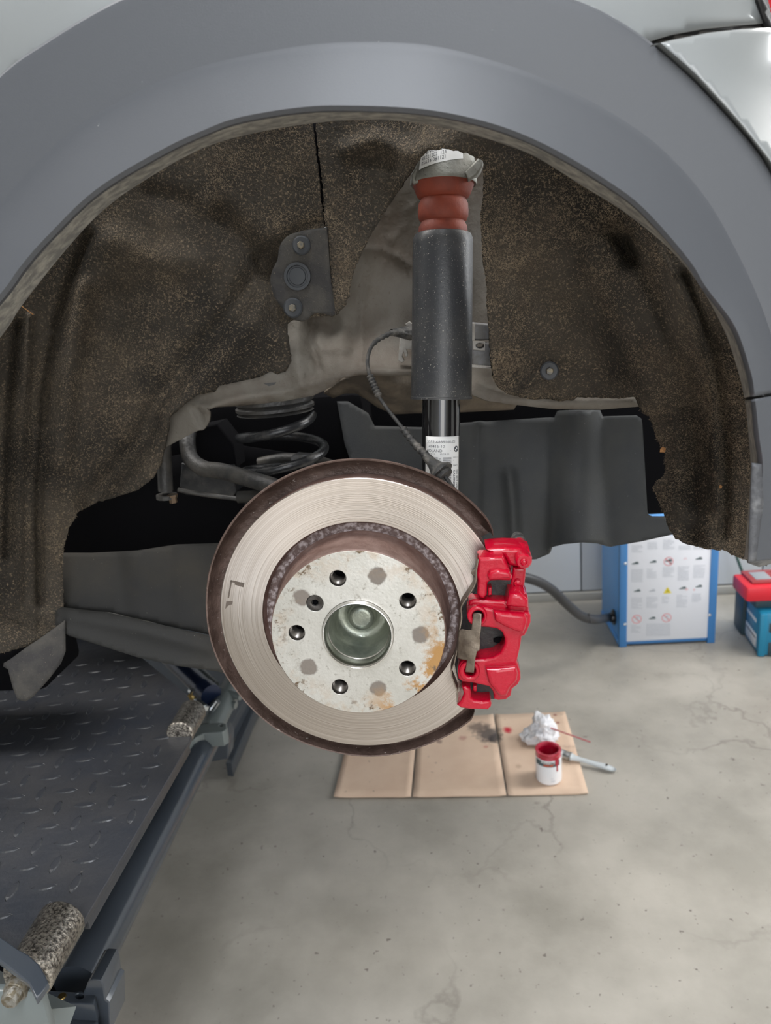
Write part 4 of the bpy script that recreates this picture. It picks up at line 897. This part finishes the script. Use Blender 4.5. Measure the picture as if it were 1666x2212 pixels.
lathe('guide_pin_bolt', gpn, gpn - np.array([0, 1, 0]), [(0, 8 * kk), (.003, 8 * kk), (.0038, 6 * kk), (.0030, 4.5 * kk), (.0036, 0)], M_red, cal, 18)
lathe('rubber_boot', gpn + np.array([0, .050, 0]), gpn + np.array([0, 1, 0]), [(0, 15 * kk), (.003, 18.5 * kk), (.010, 18 * kk), (.013, 15 * kk), (.016, 17 * kk), (.022, 16 * kk), (.024, 0)], M_rubber, cal, 28)
ypl([Zq([(868, 500), (1015, 495), (1008, 600), (995, 705), (940, 730), (820, 740), (815, 700), (850, 640), (862, 580)])], .686, .71, 'carrier_leg', M_red, cal, .003, res=3)
pb = P(*Zq([(915, 655)])[0], Y=.685)
lathe('leg_bolt', pb, pb - np.array([0, 1, 0]), [(0, 8 * kk), (.004, 7.5 * kk), (.005, 0)], M_red, cal, 12)
ypl([Zq([(400, 560), (600, 380), (620, 380), (560, 560), (470, 640)])], .694, .6985, 'pad_guide', M_spring, cal, .0008)
pad = ypl([Zq([(430, 620), (600, 600), (850, 620), (840, 860), (810, 900), (815, 1150), (800, 1500), (680, 1520), (680, 1960), (600, 1962), (400, 1950), (310, 1800), (250, 1740), (215, 1560), (268, 1180), (280, 1000), (370, 850), (440, 760)])], .6865, .6965, 'brake_pad', M_pad, cal, .0015)
ypl([Zq([(650, 1290), (700, 1270), (770, 1275), (790, 1300), (790, 1330), (690, 1335), (650, 1320)])], .6845, .6865, 'pad_notch', M_dark, cal, .0004)
sheet('retaining_spring', Zq([(290, 1178), (350, 1188), (405, 1185), (425, 1005), (470, 996), (515, 1008), (512, 1160), (495, 1288), (502, 1300), (494, 1415), (466, 1428), (448, 1500), (430, 1662), (335, 1656), (355, 1524), (300, 1515), (243, 1500), (247, 1400), (262, 1200)]),
      tps([(*Zq([(250, 1350)])[0], .664), (*Zq([(300, 1350)])[0], .655), (*Zq([(380, 1350)])[0], .6525), (*Zq([(480, 1350)])[0], .6525), (*Zq([(470, 1000)])[0], .660), (*Zq([(380, 1660)])[0], .660), (*Zq([(460, 1150)])[0], .653), (*Zq([(400, 1530)])[0], .653)]), M_spring, cal, 2.5, .0011)['label'] = 'weathered steel retaining spring'
wl = Zq([(475, 400), (455, 520), (452, 620), (430, 700), (370, 800), (310, 885), (283, 950), (290, 1060), (272, 1160), (258, 1280), (245, 1400), (225, 1480), (208, 1560), (178, 1640), (180, 1710), (215, 1800), (245, 1890), (240, 1990)])
wl = resample(catmull(wl, 5), 70); V = []
for i, (a, b) in enumerate(wl):
    q = P(a, b, Y=.664); V += [q, q + np.array([0, .016, 0]), q + np.array([.0012, .016, .0]), q + np.array([.0012, 0, 0])]
Fs = [(4 * i + j, 4 * i + (j + 1) % 4, 4 * i + 4 + (j + 1) % 4, 4 * i + 4 + j) for i in range(69) for j in range(4)]
sharp(mesh('spring_leaf', V, Fs, M_spring, cal), 40)

# ------------------------------------------------------------------ vehicle lift
ZD = H - .64
lift = thing('car_lift', 'blue-grey scissor lift with a chequer plate deck under the car', 'car lift', (-.9, 1.1, 0))
deck_px = [(408, 1604), (362, 1684), (316, 1762), (270, 1840), (222, 1920), (176, 1998), (170, 2010), (160, 2012), (150, 1988), (130, 1966), (108, 1948), (101, 1956), (40, 2050), (62, 2062), (84, 2082), (96, 2104), (100, 2118), (92, 2140), (78, 2158), (62, 2124), (30, 2098), (0, 2076), (-100, 2003)]
dw = [(P(a, b, Z=ZD)[0], P(a, b, Z=ZD)[1]) for a, b in deck_px]
dw += [(-1.6, dw[-1][1] - .02), (-1.6, 1.6), (-.95, 1.56), (-.66, 1.27), (-.505, 1.113), (-.455, 1.04)]
zpl([(-120, 1940), (-40, 1995), (40, 2050), (62, 2062), (84, 2082), (98, 2106), (104, 2122), (92, 2140), (78, 2158), (62, 2124), (30, 2098), (0, 2076), (-120, 1992)], ZD + .032, .008, 'corner_bracket', M_lift, lift)
zpl(None, ZD, .008, 'deck_plate', M_deck, lift, .001, world=dw)
ex = float(np.mean([P(362, 1684, Z=ZD)[0], P(270, 1840, Z=ZD)[0]]))
box('deck_edge', (ex - .006, .80, ZD - .014), (.006, .34, .016), M_deck, lift, bevel=.001)
# tread lugs, one mesh shared
def lug_mesh():
    V = []; Fs = []; n = 7; L, Wd, Hh = .0165, .0058, .0013
    for i in range(n):
        t = -1 + 2 * i / (n - 1); ww = Wd * (1 - t * t) ** .8
        V += [(L * t, -ww, 0), (L * t * .92, -ww * .72, Hh * (1 - t ** 6)), (L * t * .92, ww * .72, Hh * (1 - t ** 6)), (L * t, ww, 0)]
    for i in range(n - 1):
        for j in range(3): Fs.append((4 * i + j, 4 * i + j + 1, 4 * i + 5 + j, 4 * i + 4 + j))
    me = bpy.data.meshes.new('tread_lug'); me.from_pydata(V, [], Fs); me.update(); me.materials.append(M_lug); me.materials.append(M_deck)
    for k9, p9 in enumerate(me.polygons): p9.material_index = 1 if k9 % 3 == 1 else 0
    return me
lm = lug_mesh(); pitch = .0375; cnt = 0
cosr, sinr = math.cos(math.radians(9)), math.sin(math.radians(9))
cand = []
for i in range(-40, 41):
    for j in range(-40, 41):
        gx, gy = i * pitch, j * pitch
        x = -.75 + gx * cosr - gy * sinr; y = .9 + gx * sinr + gy * cosr
        if x > ex - .020: continue
        q = proj((x, y, ZD))
        if not (-25 < q[0] < 560 and 1340 < q[1] < 2120): continue
        if y + (x + .505) * 1.01 > 1.09 and x > -.66 or y > 1.27: continue
        if 30 < q[0] < 205 and q[1] > 1935: continue
        if q[1] > 2040: continue
        if abs(q[0] - 400) < 42 and abs(q[1] - 1545) < 52: continue
        cand.append((x, y, (i + j) % 2))
cand.sort(key=lambda c: c[1])
for (x, y, odd) in cand[:298]:
    o = bpy.data.objects.new('tread_lug', lm); C.objects.link(o); attach(o, lift)
    o.location = (x, y, ZD); o.rotation_euler = (0, 0, math.radians(9 + 90 * odd + random.uniform(-4, 4)))
# rollers with their brackets
def roller(pa, pb, Z, r, name='roller'):
    a = P(*pa, Z=Z); b = P(*pb, Z=Z); L = np.linalg.norm(b - a)
    return lathe(name, a, b, [(0, 0), (0, r * .92), (.002, r), (L * .12, r), (L * .14, r * .97), (L - .003, r), (L, r * .93), (L, 0)], M_roller, lift, 40)
roller((58, 2116), (136, 1985), ZD + .004, .0265)
roller((388, 1587), (418, 1535), ZD + .004, .022)
p = P(150, 1985, Z=ZD); 
pbr = P(60, 2110, Z=ZD)
box('bracket_plate', (pbr[0] - .06, pbr[1] - .008, ZD - .035), (.16, .010, .06), M_liftlite, lift, bevel=.002)
bq = P(33, 2142, Y=float(pbr[1]) - .014)
bo = lathe('bolt', bq + np.array([0, .03, 0]), bq - np.array([0, 1, 0]), [(0, .0125), (.030, .0125), (.032, .0115), (.032, .0098), (.040, .0090), (.042, .0078), (.042, 0)], M_zinc, lift, 24)
# torsion tube below the deck edge
ZT = H - .90
t0, t1, t2 = P(166, 2128, Z=ZT), P(440, 1602, Z=ZT), P(556, 1382, Z=ZT)
box('dark_gap_rail', (float((t0[0] + t1[0]) / 2) - .085, float((t0[1] + t1[1]) / 2) , ZT - .02), (.11, float(t1[1] - t0[1]) + .1, .06), M_dark, lift)  # near-black box added to keep the gap beside the tube dark
tdir = (t1 - t0) / np.linalg.norm(t1 - t0)
rT_ = .0345
sweep('cross_tube', [t0 - tdir * .0, t1], rT_, M_lift, lift, 48, sub=1, label='long polished blue-grey cross tube')
sweep('cross_tube', [t1 + tdir * .03, t2 + tdir * .25], .0275, M_liftlite, lift, 36, sub=1)
ZB = ZT + .034
zpl([(92, 2138), (184, 2143), (207, 2146), (203, 2170), (100, 2166), (84, 2152)], ZB, .03, 'clamp_bar', M_lift, lift, .002, holes=[circ(172, 2151, 9, 6)])
ypc = P(207, 2150, Z=ZB)[1]
ypl([[(180, 2143), (191, 2119), (200, 2116), (218, 2117), (224, 2128), (228, 2160), (236, 2166), (238, 2230), (180, 2230)]], ypc, ypc + .05, 'clamp_jaw', M_lift, lift, .002)
zpl([(95, 2166), (205, 2170), (215, 2230), (60, 2260), (-30, 2220), (60, 2180)], ZB - .03, .16, 'clamp_block', M_lift, lift, .004)
tv = P(134, 2152, Z=ZB + .001); lathe('rivet', tv - np.array([0, 0, .002]), tv + np.array([0, 0, 1]), [(0, .006), (.003, .005), (.0035, 0)], M_brass, lift, 14)
a = P(-60, 2150, Z=ZD - .09); b = P(110, 2235, Z=ZD - .09)
sweep('lower_arm', [a, b], .035, M_liftlite, lift, 4, sub=1, smooth=False)
zpl([(478, 1568), (494, 1575), (560, 1450), (620, 1340), (600, 1335), (540, 1440)], H - 1.20, .06, 'base_rail', M_lift, lift, .002)
# far bracket carrying the tube, and fittings by the cylinder
zpl([(416, 1600), (404, 1618), (395, 1600), (420, 1570), (440, 1563), (470, 1560), (490, 1562), (490, 1575), (480, 1582), (440, 1584), (428, 1590)], ZT + .045, .035, 'tube_bracket', M_liftlite, lift, .003, holes=[circ(478, 1566, 4, 2.6)])
ypl([[(462, 1592), (470, 1584), (486, 1584), (494, 1600), (492, 1640), (456, 1646), (450, 1630), (462, 1615)]], 1.48, 1.53, 'tube_bracket', M_lift, lift, .003)
zpl([(488, 1648), (500, 1650), (545, 1545), (600, 1440), (590, 1430), (530, 1540)], .05, .045, 'base_channel', M_lift, lift, .002)
zpl([(240, 1375), (330, 1450), (420, 1535), (478, 1562), (560, 1420), (620, 1335), (420, 1335)], .03, .025, 'base_pan', M_lift, lift, .002)
def tz(name, pts, r, m, seg=18): return sweep(name, [P(a, b, Y=c) for a, b, c in pts], r, m, lift, seg, sub=1)
tz('hydraulic_cylinder', [(330, 1385, 1.75), (448, 1495, 1.50)], .024, M_cyl)
tz('cylinder_gland', [(440, 1488, 1.515), (456, 1502, 1.49)], .027, M_cyl)
tz('cylinder_rod', [(400, 1415, 1.75), (466, 1480, 1.60)], .0095, M_liftlite)
tz('linkage_bar', [(455, 1486, 1.55), (520, 1505, 1.52)], .009, M_liftlite); tz('linkage_bar', [(450, 1508, 1.52), (510, 1524, 1.50)], .009, M_liftlite)
tz('hose_fitting', [(424, 1515, 1.45), (444, 1530, 1.42)], .0095, M_silver, 6); tz('hose_fitting', [(409, 1503, 1.46), (424, 1515, 1.45)], .0075, M_brass, 6)
tz('hose_fitting', [(412, 1494, 1.46), (415, 1489, 1.46)], .0075, M_silver, 10); tz('hose_fitting', [(458, 1534, 1.42), (472, 1515, 1.42)], .006, M_silver, 10)
# scissor legs and base frame that carry the deck (under it)
for sx in (-1.5,):
    for y in (.75, 1.45):
        sweep('scissor_leg', [np.array([-1.85, y, .08]), np.array([-1.0, y, ZD - .06])], .03, M_lift, lift, 4, sub=1, smooth=False)
        box('base_beam', (-1.6, y, .04), (.9, .08, .08), M_lift, lift)
        box('deck_beam', (-1.0, y, ZD - .05), (1.0, .05, .06), M_lift, lift)
box('jack_block', (-1.0, 1.0, ZD + .055), (.12, .12, .11), M_rubber, lift, bevel=.006)
box('sill_beam', (-1.0, 1.0, ZD + .17), (.7, .12, .12), M_dark, car, bevel=.01)

# ------------------------------------------------------------------ cardboard with painting gear
G = lambda a, b, z=0.: P(a, b, Z=z)
cardt = thing('cardboard_sheet', 'flattened brown cardboard box with paint stains on the floor', 'cardboard', tuple(G(1000, 1640)))
tl, bl_ = G(756, 1590), G(722, 1725); f1b, f2b, br = G(890, 1725), G(1096, 1722), G(1271, 1717)
tr = G(1221, 1542); f2t = G(1068, 1548)
vdir = tr - br
f1t = G(905, 1556)
tl = bl_ + (f1t - f1b) * .98
def cpanel(a, b, c, d, name='panel', zc=.004, lift_=.0):
    n = 12; V = []
    for j in range(n + 1):
        for i in range(n + 1):
            u, v = i / n, j / n
            p = (a * (1 - u) + b * u) * (1 - v) + (d * (1 - u) + c * u) * v
            z = zc + .003 * mnoise.noise(Vector((p[0] * 6, p[1] * 6, 1.))) + .003 * ((2 * u - 1) ** 8) * (1 if (name == 'panel') else 0) + lift_
            V.append((p[0], p[1], z + .003))
    Fs = [(j * (n + 1) + i, j * (n + 1) + i + 1, (j + 1) * (n + 1) + i + 1, (j + 1) * (n + 1) + i) for j in range(n) for i in range(n)]
    o = mesh(name, V, Fs, M_card, cardt, True); solid(o, .0045, -1); return o
g_ = .0025 * (br - bl_) / np.linalg.norm(br - bl_)
cpanel(bl_, f1b - g_, f1t - g_, tl); cpanel(f1b + g_, f2b - g_, f2t - g_, f1t + g_); cpanel(f2b + g_, br, tr, f2t + g_)
def stain_nodes():
    m = M_card; t = m.node_tree; b = t.nodes['Principled BSDF']; src = b.inputs['Base Color'].links[0].from_socket
    tcn = N(m, 'ShaderNodeTexCoord'); geo = N(m, 'ShaderNodeNewGeometry')
    nz = N(m, 'ShaderNodeTexNoise'); nz.inputs['Scale'].default_value = 60; nz.inputs['Detail'].default_value = 6; t.links.new(geo.outputs['Position'], nz.inputs['Vector'])
    cur = src
    for (px, py, r, col, st) in [(1055, 1590, .055, (.10, .085, .08), .9), (1035, 1577, .045, (.16, .12, .10), .8), (1070, 1600, .03, (.06, .05, .05), .9), (950, 1605, .014, (.3, .2, .16), .8), (1000, 1598, .018, (.45, .2, .17), .6), (1097, 1581, .021, (.55, .03, .05), 1.), (1200, 1549, .009, (.35, .12, .1), .8), (1206, 1566, .010, (.3, .1, .09), .8), (1050, 1617, .010, (.5, .12, .1), .5), (1120, 1660, .012, (.45, .3, .2), .5)]:
        c = G(px, py); n = N(m, 'ShaderNodeVectorMath'); n.operation = 'DISTANCE'; t.links.new(geo.outputs['Position'], n.inputs[0]); n.inputs[1].default_value = (c[0], c[1], .008)
        ma = N(m, 'ShaderNodeMath'); ma.operation = 'MULTIPLY_ADD'; t.links.new(nz.outputs['Fac'], ma.inputs[0]); ma.inputs[1].default_value = r * 1.1; t.links.new(n.outputs['Value'], ma.inputs[2])
        mr2 = N(m, 'ShaderNodeMapRange'); mr2.inputs[1].default_value = r * 1.45; mr2.inputs[2].default_value = r * .95; mr2.inputs[4].default_value = st; t.links.new(ma.outputs[0], mr2.inputs[0])
        x = N(m, 'ShaderNodeMix'); x.data_type = 'RGBA'; t.links.new(mr2.outputs[0], x.inputs[0]); t.links.new(cur, x.inputs[6]); x.inputs[7].default_value = (*col, 1); cur = x.outputs[2]
    t.links.new(cur, b.inputs['Base Color'])
stain_nodes()

zc = .0095
cb0 = P(1186, 1680, Z=zc); rC = 27.5 * mpp(cb0); hC = .094
can = thing('paint_can', 'small open white paint can with red paint on its rim', 'paint can', tuple(cb0))
U = cb0 + np.array([0, 0, 1.])
lathe('can_body', cb0, U, [(0, 0), (0, rC * .93), (.003, rC), (hC * .80, rC), (hC * .82, rC * .985)], M_white, can, 48)
lathe('can_neck', cb0, U, [(hC * .815, rC * .985), (hC * .86, rC * .97), (hC * .90, rC * .95), (hC * .93, rC * .99), (hC * .97, rC * 1.01), (hC, rC * .98), (hC, rC * .80), (hC * .96, rC * .78), (hC * .90, rC * .80)], M_pink, can, 48)
lathe('paint', cb0, U, [(hC * .55, 0), (hC * .55, rC * .8), (hC * .93, rC * .8)], M_redp, can, 48, label='dark red paint inside')
lathe('can_band', cb0, U, [(hC * .62, rC * 1.004), (hC * .80, rC * 1.004)], M_dink, can, 40, a0=-70, a1=50)
fa = math.atan2(*(lambda c: (c[0], -c[1]))(np.array([0, 0]) - cb0[:2]))
def wcan(off):
    def f(u, v):
        a = u / rC + cb_ang; return np.array([cb0[0] + (rC + off) * math.sin(a), cb0[1] - (rC + off) * math.cos(a), cb0[2] + v])
    return f
cb_ang = math.atan2(-cb0[0], cb0[1]) * 1.0
pc_ = Print(); pc_.text('BREMSSATTEL', -.021, hC * .73, .010, width=.042, bold=.0003); pc_.build('can_lettering', wcan(.0006), M_label, can)
pc2 = Print(); pc2.text('LACK SET', -.014, hC * .645, .009, width=.028, bold=.0004); pc2.build('can_lettering', wcan(.0006), M_orink, can)
pc3 = Print(); pc3.text('RED', .006, .012, .006); pc3.text('2:1', .006, .020, .006); pc3.build('can_lettering', wcan(.0006), M_gink, can)
# drip on the right
dr = Print(); dr.rect(.022, hC * .45, .027, hC * .84); dr.rect(.018, hC * .66, .030, hC * .84); dr.build('paint_drip', wcan(.0009), M_redp, can)

brush = thing('paint_brush', 'flat paint brush with pale handle lying beside the paint can', 'paint brush', tuple(G(1250, 1650)))
b0, b1, b2 = P(1150, 1610, Z=.02), P(1214, 1628, Z=.022), P(1232, 1634, Z=.022)
b3, b4 = P(1245, 1638, Z=.018), P(1330, 1662, Z=.008)
def flatbar(name, stations, m, parent):
    V = []; Fs = []
    for (p_, w2, h2, dr_) in stations:
        dr_ = np.array(dr_) / np.linalg.norm(dr_); s_ = np.array([-dr_[1], dr_[0], 0]); s_ /= np.linalg.norm(s_)
        for k2 in range(12):
            a_ = 2 * math.pi * k2 / 12; V.append(p_ + s_ * w2 * math.copysign(abs(math.cos(a_)) ** .6, math.cos(a_)) + np.array([0, 0, 1]) * h2 * math.copysign(abs(math.sin(a_)) ** .6, math.sin(a_)))
    n = len(stations)
    for i in range(n - 1):
        for k2 in range(12): Fs.append((12 * i + k2, 12 * i + (k2 + 1) % 12, 12 * i + 12 + (k2 + 1) % 12, 12 * i + 12 + k2))
    Fs.append(tuple(range(12))); Fs.append(tuple(12 * (n - 1) + k2 for k2 in reversed(range(12))))
    return mesh(name, V, Fs, m, parent)
dv = b4 - b1
flatbar('bristles', [(P(1178, 1616, Z=.02), .010, .004, dv), (P(1206, 1625, Z=.021), .013, .007, dv)], M_bristle, brush)
flatbar('ferrule', [(P(1206, 1625, Z=.021), .014, .0085, dv), (P(1234, 1635, Z=.020), .015, .0085, dv)], M_ferrule, brush)
flatbar('handle', [(P(1233, 1634, Z=.020), .014, .0075, dv), (P(1240, 1637, Z=.019), .011, .006, dv), (P(1255, 1641, Z=.018), .0065, .0055, dv), (P(1285, 1650, Z=.014), .0075, .0055, dv), (P(1308, 1656, Z=.012), .0105, .005, dv), (P(1322, 1661, Z=.010), .009, .004, dv), (P(1331, 1663, Z=.008), .004, .003, dv)], M_brushh, brush)
hh = P(1311, 1652, Z=.0185); lathe('hanging_hole', hh, hh + np.array([0, 0, 1]), [(0, .0035), (.0006, .0033), (.0006, 0)], M_dark, brush, 14)

# crumpled towel
tc0 = P(1170, 1588, Z=0.01)
tow = thing('paper_towel', 'crumpled white paper towel behind the paint can', 'paper towel', tuple(tc0))
def crumple(name, c, s, seed, parent):
    import bmesh
    bm = bmesh.new(); bmesh.ops.create_icosphere(bm, subdivisions=4, radius=1)
    for v in bm.verts:
        q = v.co.copy(); n1 = mnoise.noise(q * 1.3 + Vector((seed, 0, 0))); n2 = abs(mnoise.noise(q * 2.6 + Vector((0, seed, 0)))); n3 = abs(mnoise.noise(q * 6 + Vector((0, 0, seed))))
        f = 1 + .45 * n1 - .6 * n2 + .08 * n3
        v.co = Vector((q.x * s[0] * f, q.y * s[1] * f, max(q.z * s[2] * f, -s[2] * .55)))
    V = [tuple(Vector(c) + v.co) for v in bm.verts]; Fs = [[v.index for v in f.verts] for f in bm.faces]; bm.free()
    return mesh(name, V, Fs, M_cloth, parent)
def at(px, py, z): return P(px, py, Z=z)
crumple('towel_fold', at(1170, 1568, .055), (.040, .035, .045), 2.3, tow)
crumple('towel_fold', at(1172, 1590, .028), (.048, .036, .030), 5.1, tow)
crumple('towel_fold', at(1146, 1588, .022), (.032, .026, .022), 8.7, tow)
crumple('towel_fold', at(1185, 1585, .030), (.026, .028, .032), 12.2, tow)
stk = sweep('stirring_stick', [P(1182, 1570, Z=.062), P(1276, 1603, Z=.03)], .0022, mat('red_stick', (.42, .10, .11), .5), None, 8, sub=1)
stk.data.transform(Matrix.Identity(4)); tag(stk, 'thin red stirring stick leaning on the crumpled towel', 'stick')

# ------------------------------------------------------------------ blue power unit by the wall
cA, cB = G(1338, 1399), G(1545, 1389)
e1 = cB - cA; Wc = np.linalg.norm(e1); e1 /= Wc; e2 = np.array([-e1[1], e1[0], 0]); 
cab_h = .45; dep = .30; rzc = math.atan2(e1[1], e1[0])
cabt = thing('power_unit', 'bright blue lift power unit cabinet with a white instruction sheet', 'power unit', tuple(cA + e1 * Wc / 2 + e2 * dep / 2))
def L_(u, v, z): return cA + e1 * u + e2 * v + np.array([0, 0, z])
def cbox(name, u0, u1, v0, v1, z0, z1, m, bev=.003):
    c = L_((u0 + u1) / 2, (v0 + v1) / 2, (z0 + z1) / 2); return box(name, c, (u1 - u0, v1 - v0, z1 - z0), m, cabt, rzc, bev)
cbox('cabinet_body', .004, Wc - .004, .012, dep, .012, cab_h, M_blue)
cbox('corner_post', 0, .028, 0, .02, 0, cab_h, M_blue2); cbox('corner_post', Wc - .028, Wc, 0, .02, 0, cab_h, M_blue2)
cbox('foot_rail', .0, .02, .02, dep, 0, .02, M_blue); cbox('foot_rail', Wc - .02, Wc, .02, dep, 0, .02, M_blue)
sheetp = cbox('instruction_sheet', .027, Wc - .028, .003, .010, .022, cab_h - .02, mat('white_instruction_sheet', (.80, .82, .88), .45), .0005)
cbox('front_sill', .028, Wc - .028, .006, .016, .008, .022, M_blue2)
for z in (.095, .335): 
    q = L_(.020, -.001, z); lathe('screw', q, q - e2, [(0, .006), (.002, .005), (.003, 0)], M_silver, cabt, 14)
q = L_(Wc - .024, -.001, .115); lathe('screw', q, q - e2, [(0, .006), (.002, .005), (.003, 0)], M_silver, cabt, 14)
def pc_place(u, v): return L_(u, .0022, v)
# sheet coordinates measured in the photo: columns and rows of pictograms over grey text
su = (Wc) / (1570.0 - 75.0)      # metres per zoomed pixel across (75..1555 in the close-up)
def U_(x): return (x - 78) * su
def V_(y, x=800): return (1868 - (x - 80) * .045 - y) * su * 1.06
pg, pd, prr, py_ = Print(), Print(), Print(), Print()
rn = random.Random(5)
def para(x0, y0, x1, y1, d=23):
    y = y0
    while y < y1:
        w_ = (x1 - x0) * (1 if rn.random() > .25 else rn.uniform(.45, .9)); x = x0
        while x < x0 + w_ - 8:
            ww = rn.uniform(12, 38); xe = min(x + ww, x0 + w_)
            pg.poly([(U_(x), V_(y + 8, x)), (U_(xe), V_(y + 8, xe)), (U_(xe), V_(y, xe)), (U_(x), V_(y, x))]); x = xe + 7
        y += d
for args in [(260, 235, 425, 330), (495, 190, 650, 290), (730, 150, 900, 310), (965, 250, 1150, 300), (1190, 250, 1350, 300), (255, 610, 435, 800), (495, 600, 640, 745), (735, 580, 905, 720), (965, 570, 1135, 780), (1200, 555, 1370, 760),
             (262, 1060, 430, 1235), (495, 1050, 665, 1230), (735, 1045, 840, 1160), (960, 1020, 1120, 1220), (1190, 1005, 1330, 1140), (262, 1500, 410, 1625), (500, 1485, 875, 1690)]: para(*args)
def carpic(pr2, x, y, s=1.):
    pts = [(-60, 12), (-55, -4), (-20, -12), (5, -30), (45, -32), (60, -10), (60, 12)]
    pr2.poly([(U_(x + a * s), V_(y + b * s, x)) for a, b in pts][::-1])
for (x, y) in [(315, 515), (585, 495), (820, 480), (1275, 455), (350, 950), (1045, 915), (1290, 890), (590, 1395)]: carpic(pd, x, y, .85)
pd.ring(U_(850), V_(515, 850), .002, .004); carpic(pg, 580, 950, .8)
def no(x, y, r):
    prr.ring(U_(x), V_(y, x), r * su * .82, r * su * .97)
    d = r * .62; prr.poly([(U_(x - d - 5), V_(y - d + 5, x)), (U_(x - d + 5), V_(y - d - 5, x)), (U_(x + d + 5), V_(y + d - 5, x)), (U_(x + d - 5), V_(y + d + 5, x))])
no(820, 490, 75); no(350, 1405, 78); no(812, 1385, 78)
prr.ring(U_(1070), V_(460, 1070), .004, .0052, 0, 200); prr.ring(U_(1105), V_(930, 1105), .003, .0045); prr.ring(U_(1222), V_(940, 1222), .0015, .003)
py_.poly([(U_(752), V_(992)), (U_(878), V_(992)), (U_(815), V_(890))]); pd.poly([(U_(808), V_(975)), (U_(822), V_(975)), (U_(818), V_(925)), (U_(811), V_(925))])
pg.ring(U_(365), V_(1390, 365), .003, .006, 30, 300); pg.ring(U_(825), V_(1375, 825), .003, .006, 30, 300)
for n_, pr2, m_ in (('printed_text', pg, M_gink), ('printed_pictograms', pd, M_dink), ('printed_symbols', prr, M_rink), ('printed_warning', py_, M_yink)): pr2.build(n_, pc_place, m_, sheetp)['kind'] = 'stuff'
# hose port and hose
hp = L_(.001, .085, .085)
lathe('hose_port', hp, hp - e1, [(0, .030), (.004, .030), (.004, .020), (.016, .018), (.018, 0)], M_black, cabt, 20)
hq = [P(560, 1440, Y=1.55), P(760, 1330, Y=1.75), P(960, 1262, Y=2.0), P(1100, 1246, Y=2.15), P(1150, 1252, Y=2.2), P(1190, 1272, Y=2.25), P(1225, 1305, Y=2.3), P(1255, 1330, Y=2.36), P(1285, 1338, Y=2.42), hp - e1 * .020]
hs = sweep('hydraulic_hose', hq, .016, M_hose, None, 18); tag(hs, 'thick black hose curving into the side of the blue power unit', 'hose')
fq = P(1290, 1331, Y=2.40); 
tie = sweep('cable_tie', [P(1272, 1326, Y=2.37), P(1276, 1345, Y=2.37)], .004, M_hose, hs, 8, sub=1)

# ------------------------------------------------------------------ teal case and red device on it
kA = G(1638, 1418); kz = .165
rzk = math.atan2(0, 1)
d_ = G(1608, 1374) - kA; dl = np.linalg.norm(d_); ang_k = math.atan2(d_[1], d_[0]) - math.pi / 2
case = thing('tool_case', 'teal plastic tool case at the right edge beside the blue power unit', 'tool case', tuple(kA + np.array([.12, .15, 0])))
k1 = np.array([math.cos(ang_k), math.sin(ang_k), 0]); k2 = np.array([-k1[1], k1[0], 0])
def K_(u, v, z): return kA + k1 * u + k2 * v + np.array([0, 0, z])
def kbox(name, u0, u1, v0, v1, z0, z1, m, bev=.006, parent=case): return box(name, K_((u0 + u1) / 2, (v0 + v1) / 2, (z0 + z1) / 2), (u1 - u0, v1 - v0, z1 - z0), m, parent, ang_k, bev)
kbox('case_body', 0, .30, .0, dl, 0, kz, M_teal, .012); kbox('case_back', -.012, .30, dl, dl + .10, 0, kz + .03, M_tealg, .01)
kbox('corner_rib', -.003, .022, -.006, .012, 0, kz, M_teal, .006); kbox('corner_rib', .028, .29, -.001, .012, .09, .13, M_tealg, .004); kbox('front_grille', .03, .28, -.003, .01, .005, .055, M_tealg, .004)
kbox('sticker', -.0012, .001, .03, dl * .93, .018, .070, M_label, .0004); kbox('sticker', -.0012, .001, .04, dl * .9, .112, .124, M_label, .0004); kbox('sticker_print', -.0016, .001, .035, dl * .88, .052, .058, M_ink, .0003)
kbox('latch', .05, .12, -.012, .004, .075, .12, M_black, .004)
dA = P(1608, 1297, Z=kz + .005); 
dev = thing('battery_charger', 'flat red plastic device lying on top of the teal tool case', 'charger', tuple(K_(.1, .12, kz)))
dz0 = kz + .034
dq0 = P(1610, 1300, Z=dz0)
box('device_base', (dq0[0] + .14, dq0[1] + .06, dz0 + .028), (.28, .14, .056), M_redc, dev, 0.0, .012)
box('device_top', (dq0[0] + .148, dq0[1] + .075, dz0 + .060), (.24, .11, .012), M_redc2, dev, 0., .005)
box('device_label', (dq0[0] + .075, dq0[1] + .072, dz0 + .0665), (.055, .07, .002), M_seam, dev, 0., .0005)
for i in range(4): box('vent_slat', (dq0[0] + .13 + i * .022, dq0[1] + .072, dz0 + .067), (.010, .08, .004), mat('slat_%d' % i, (.55, .12, .12), .5) if i == 0 else M_redc2, dev, 0., .001)
box('device_foot', (dq0[0] + .14, dq0[1] + .06, kz + .0175), (.2, .10, .031), M_tealg, dev, 0., .004)
gc = sweep('power_cable', [P(1560, 1080, Y=2.85), P(1585, 1180, Y=2.8), P(1600, 1225, Y=2.72), P(1615, 1262, Y=2.6), np.array([dq0[0] + .03, dq0[1] + .14, dz0 + .02])], .0055, M_green, None, 10)
tag(gc, 'dark green cable hanging down the wall to the red device', 'cable')
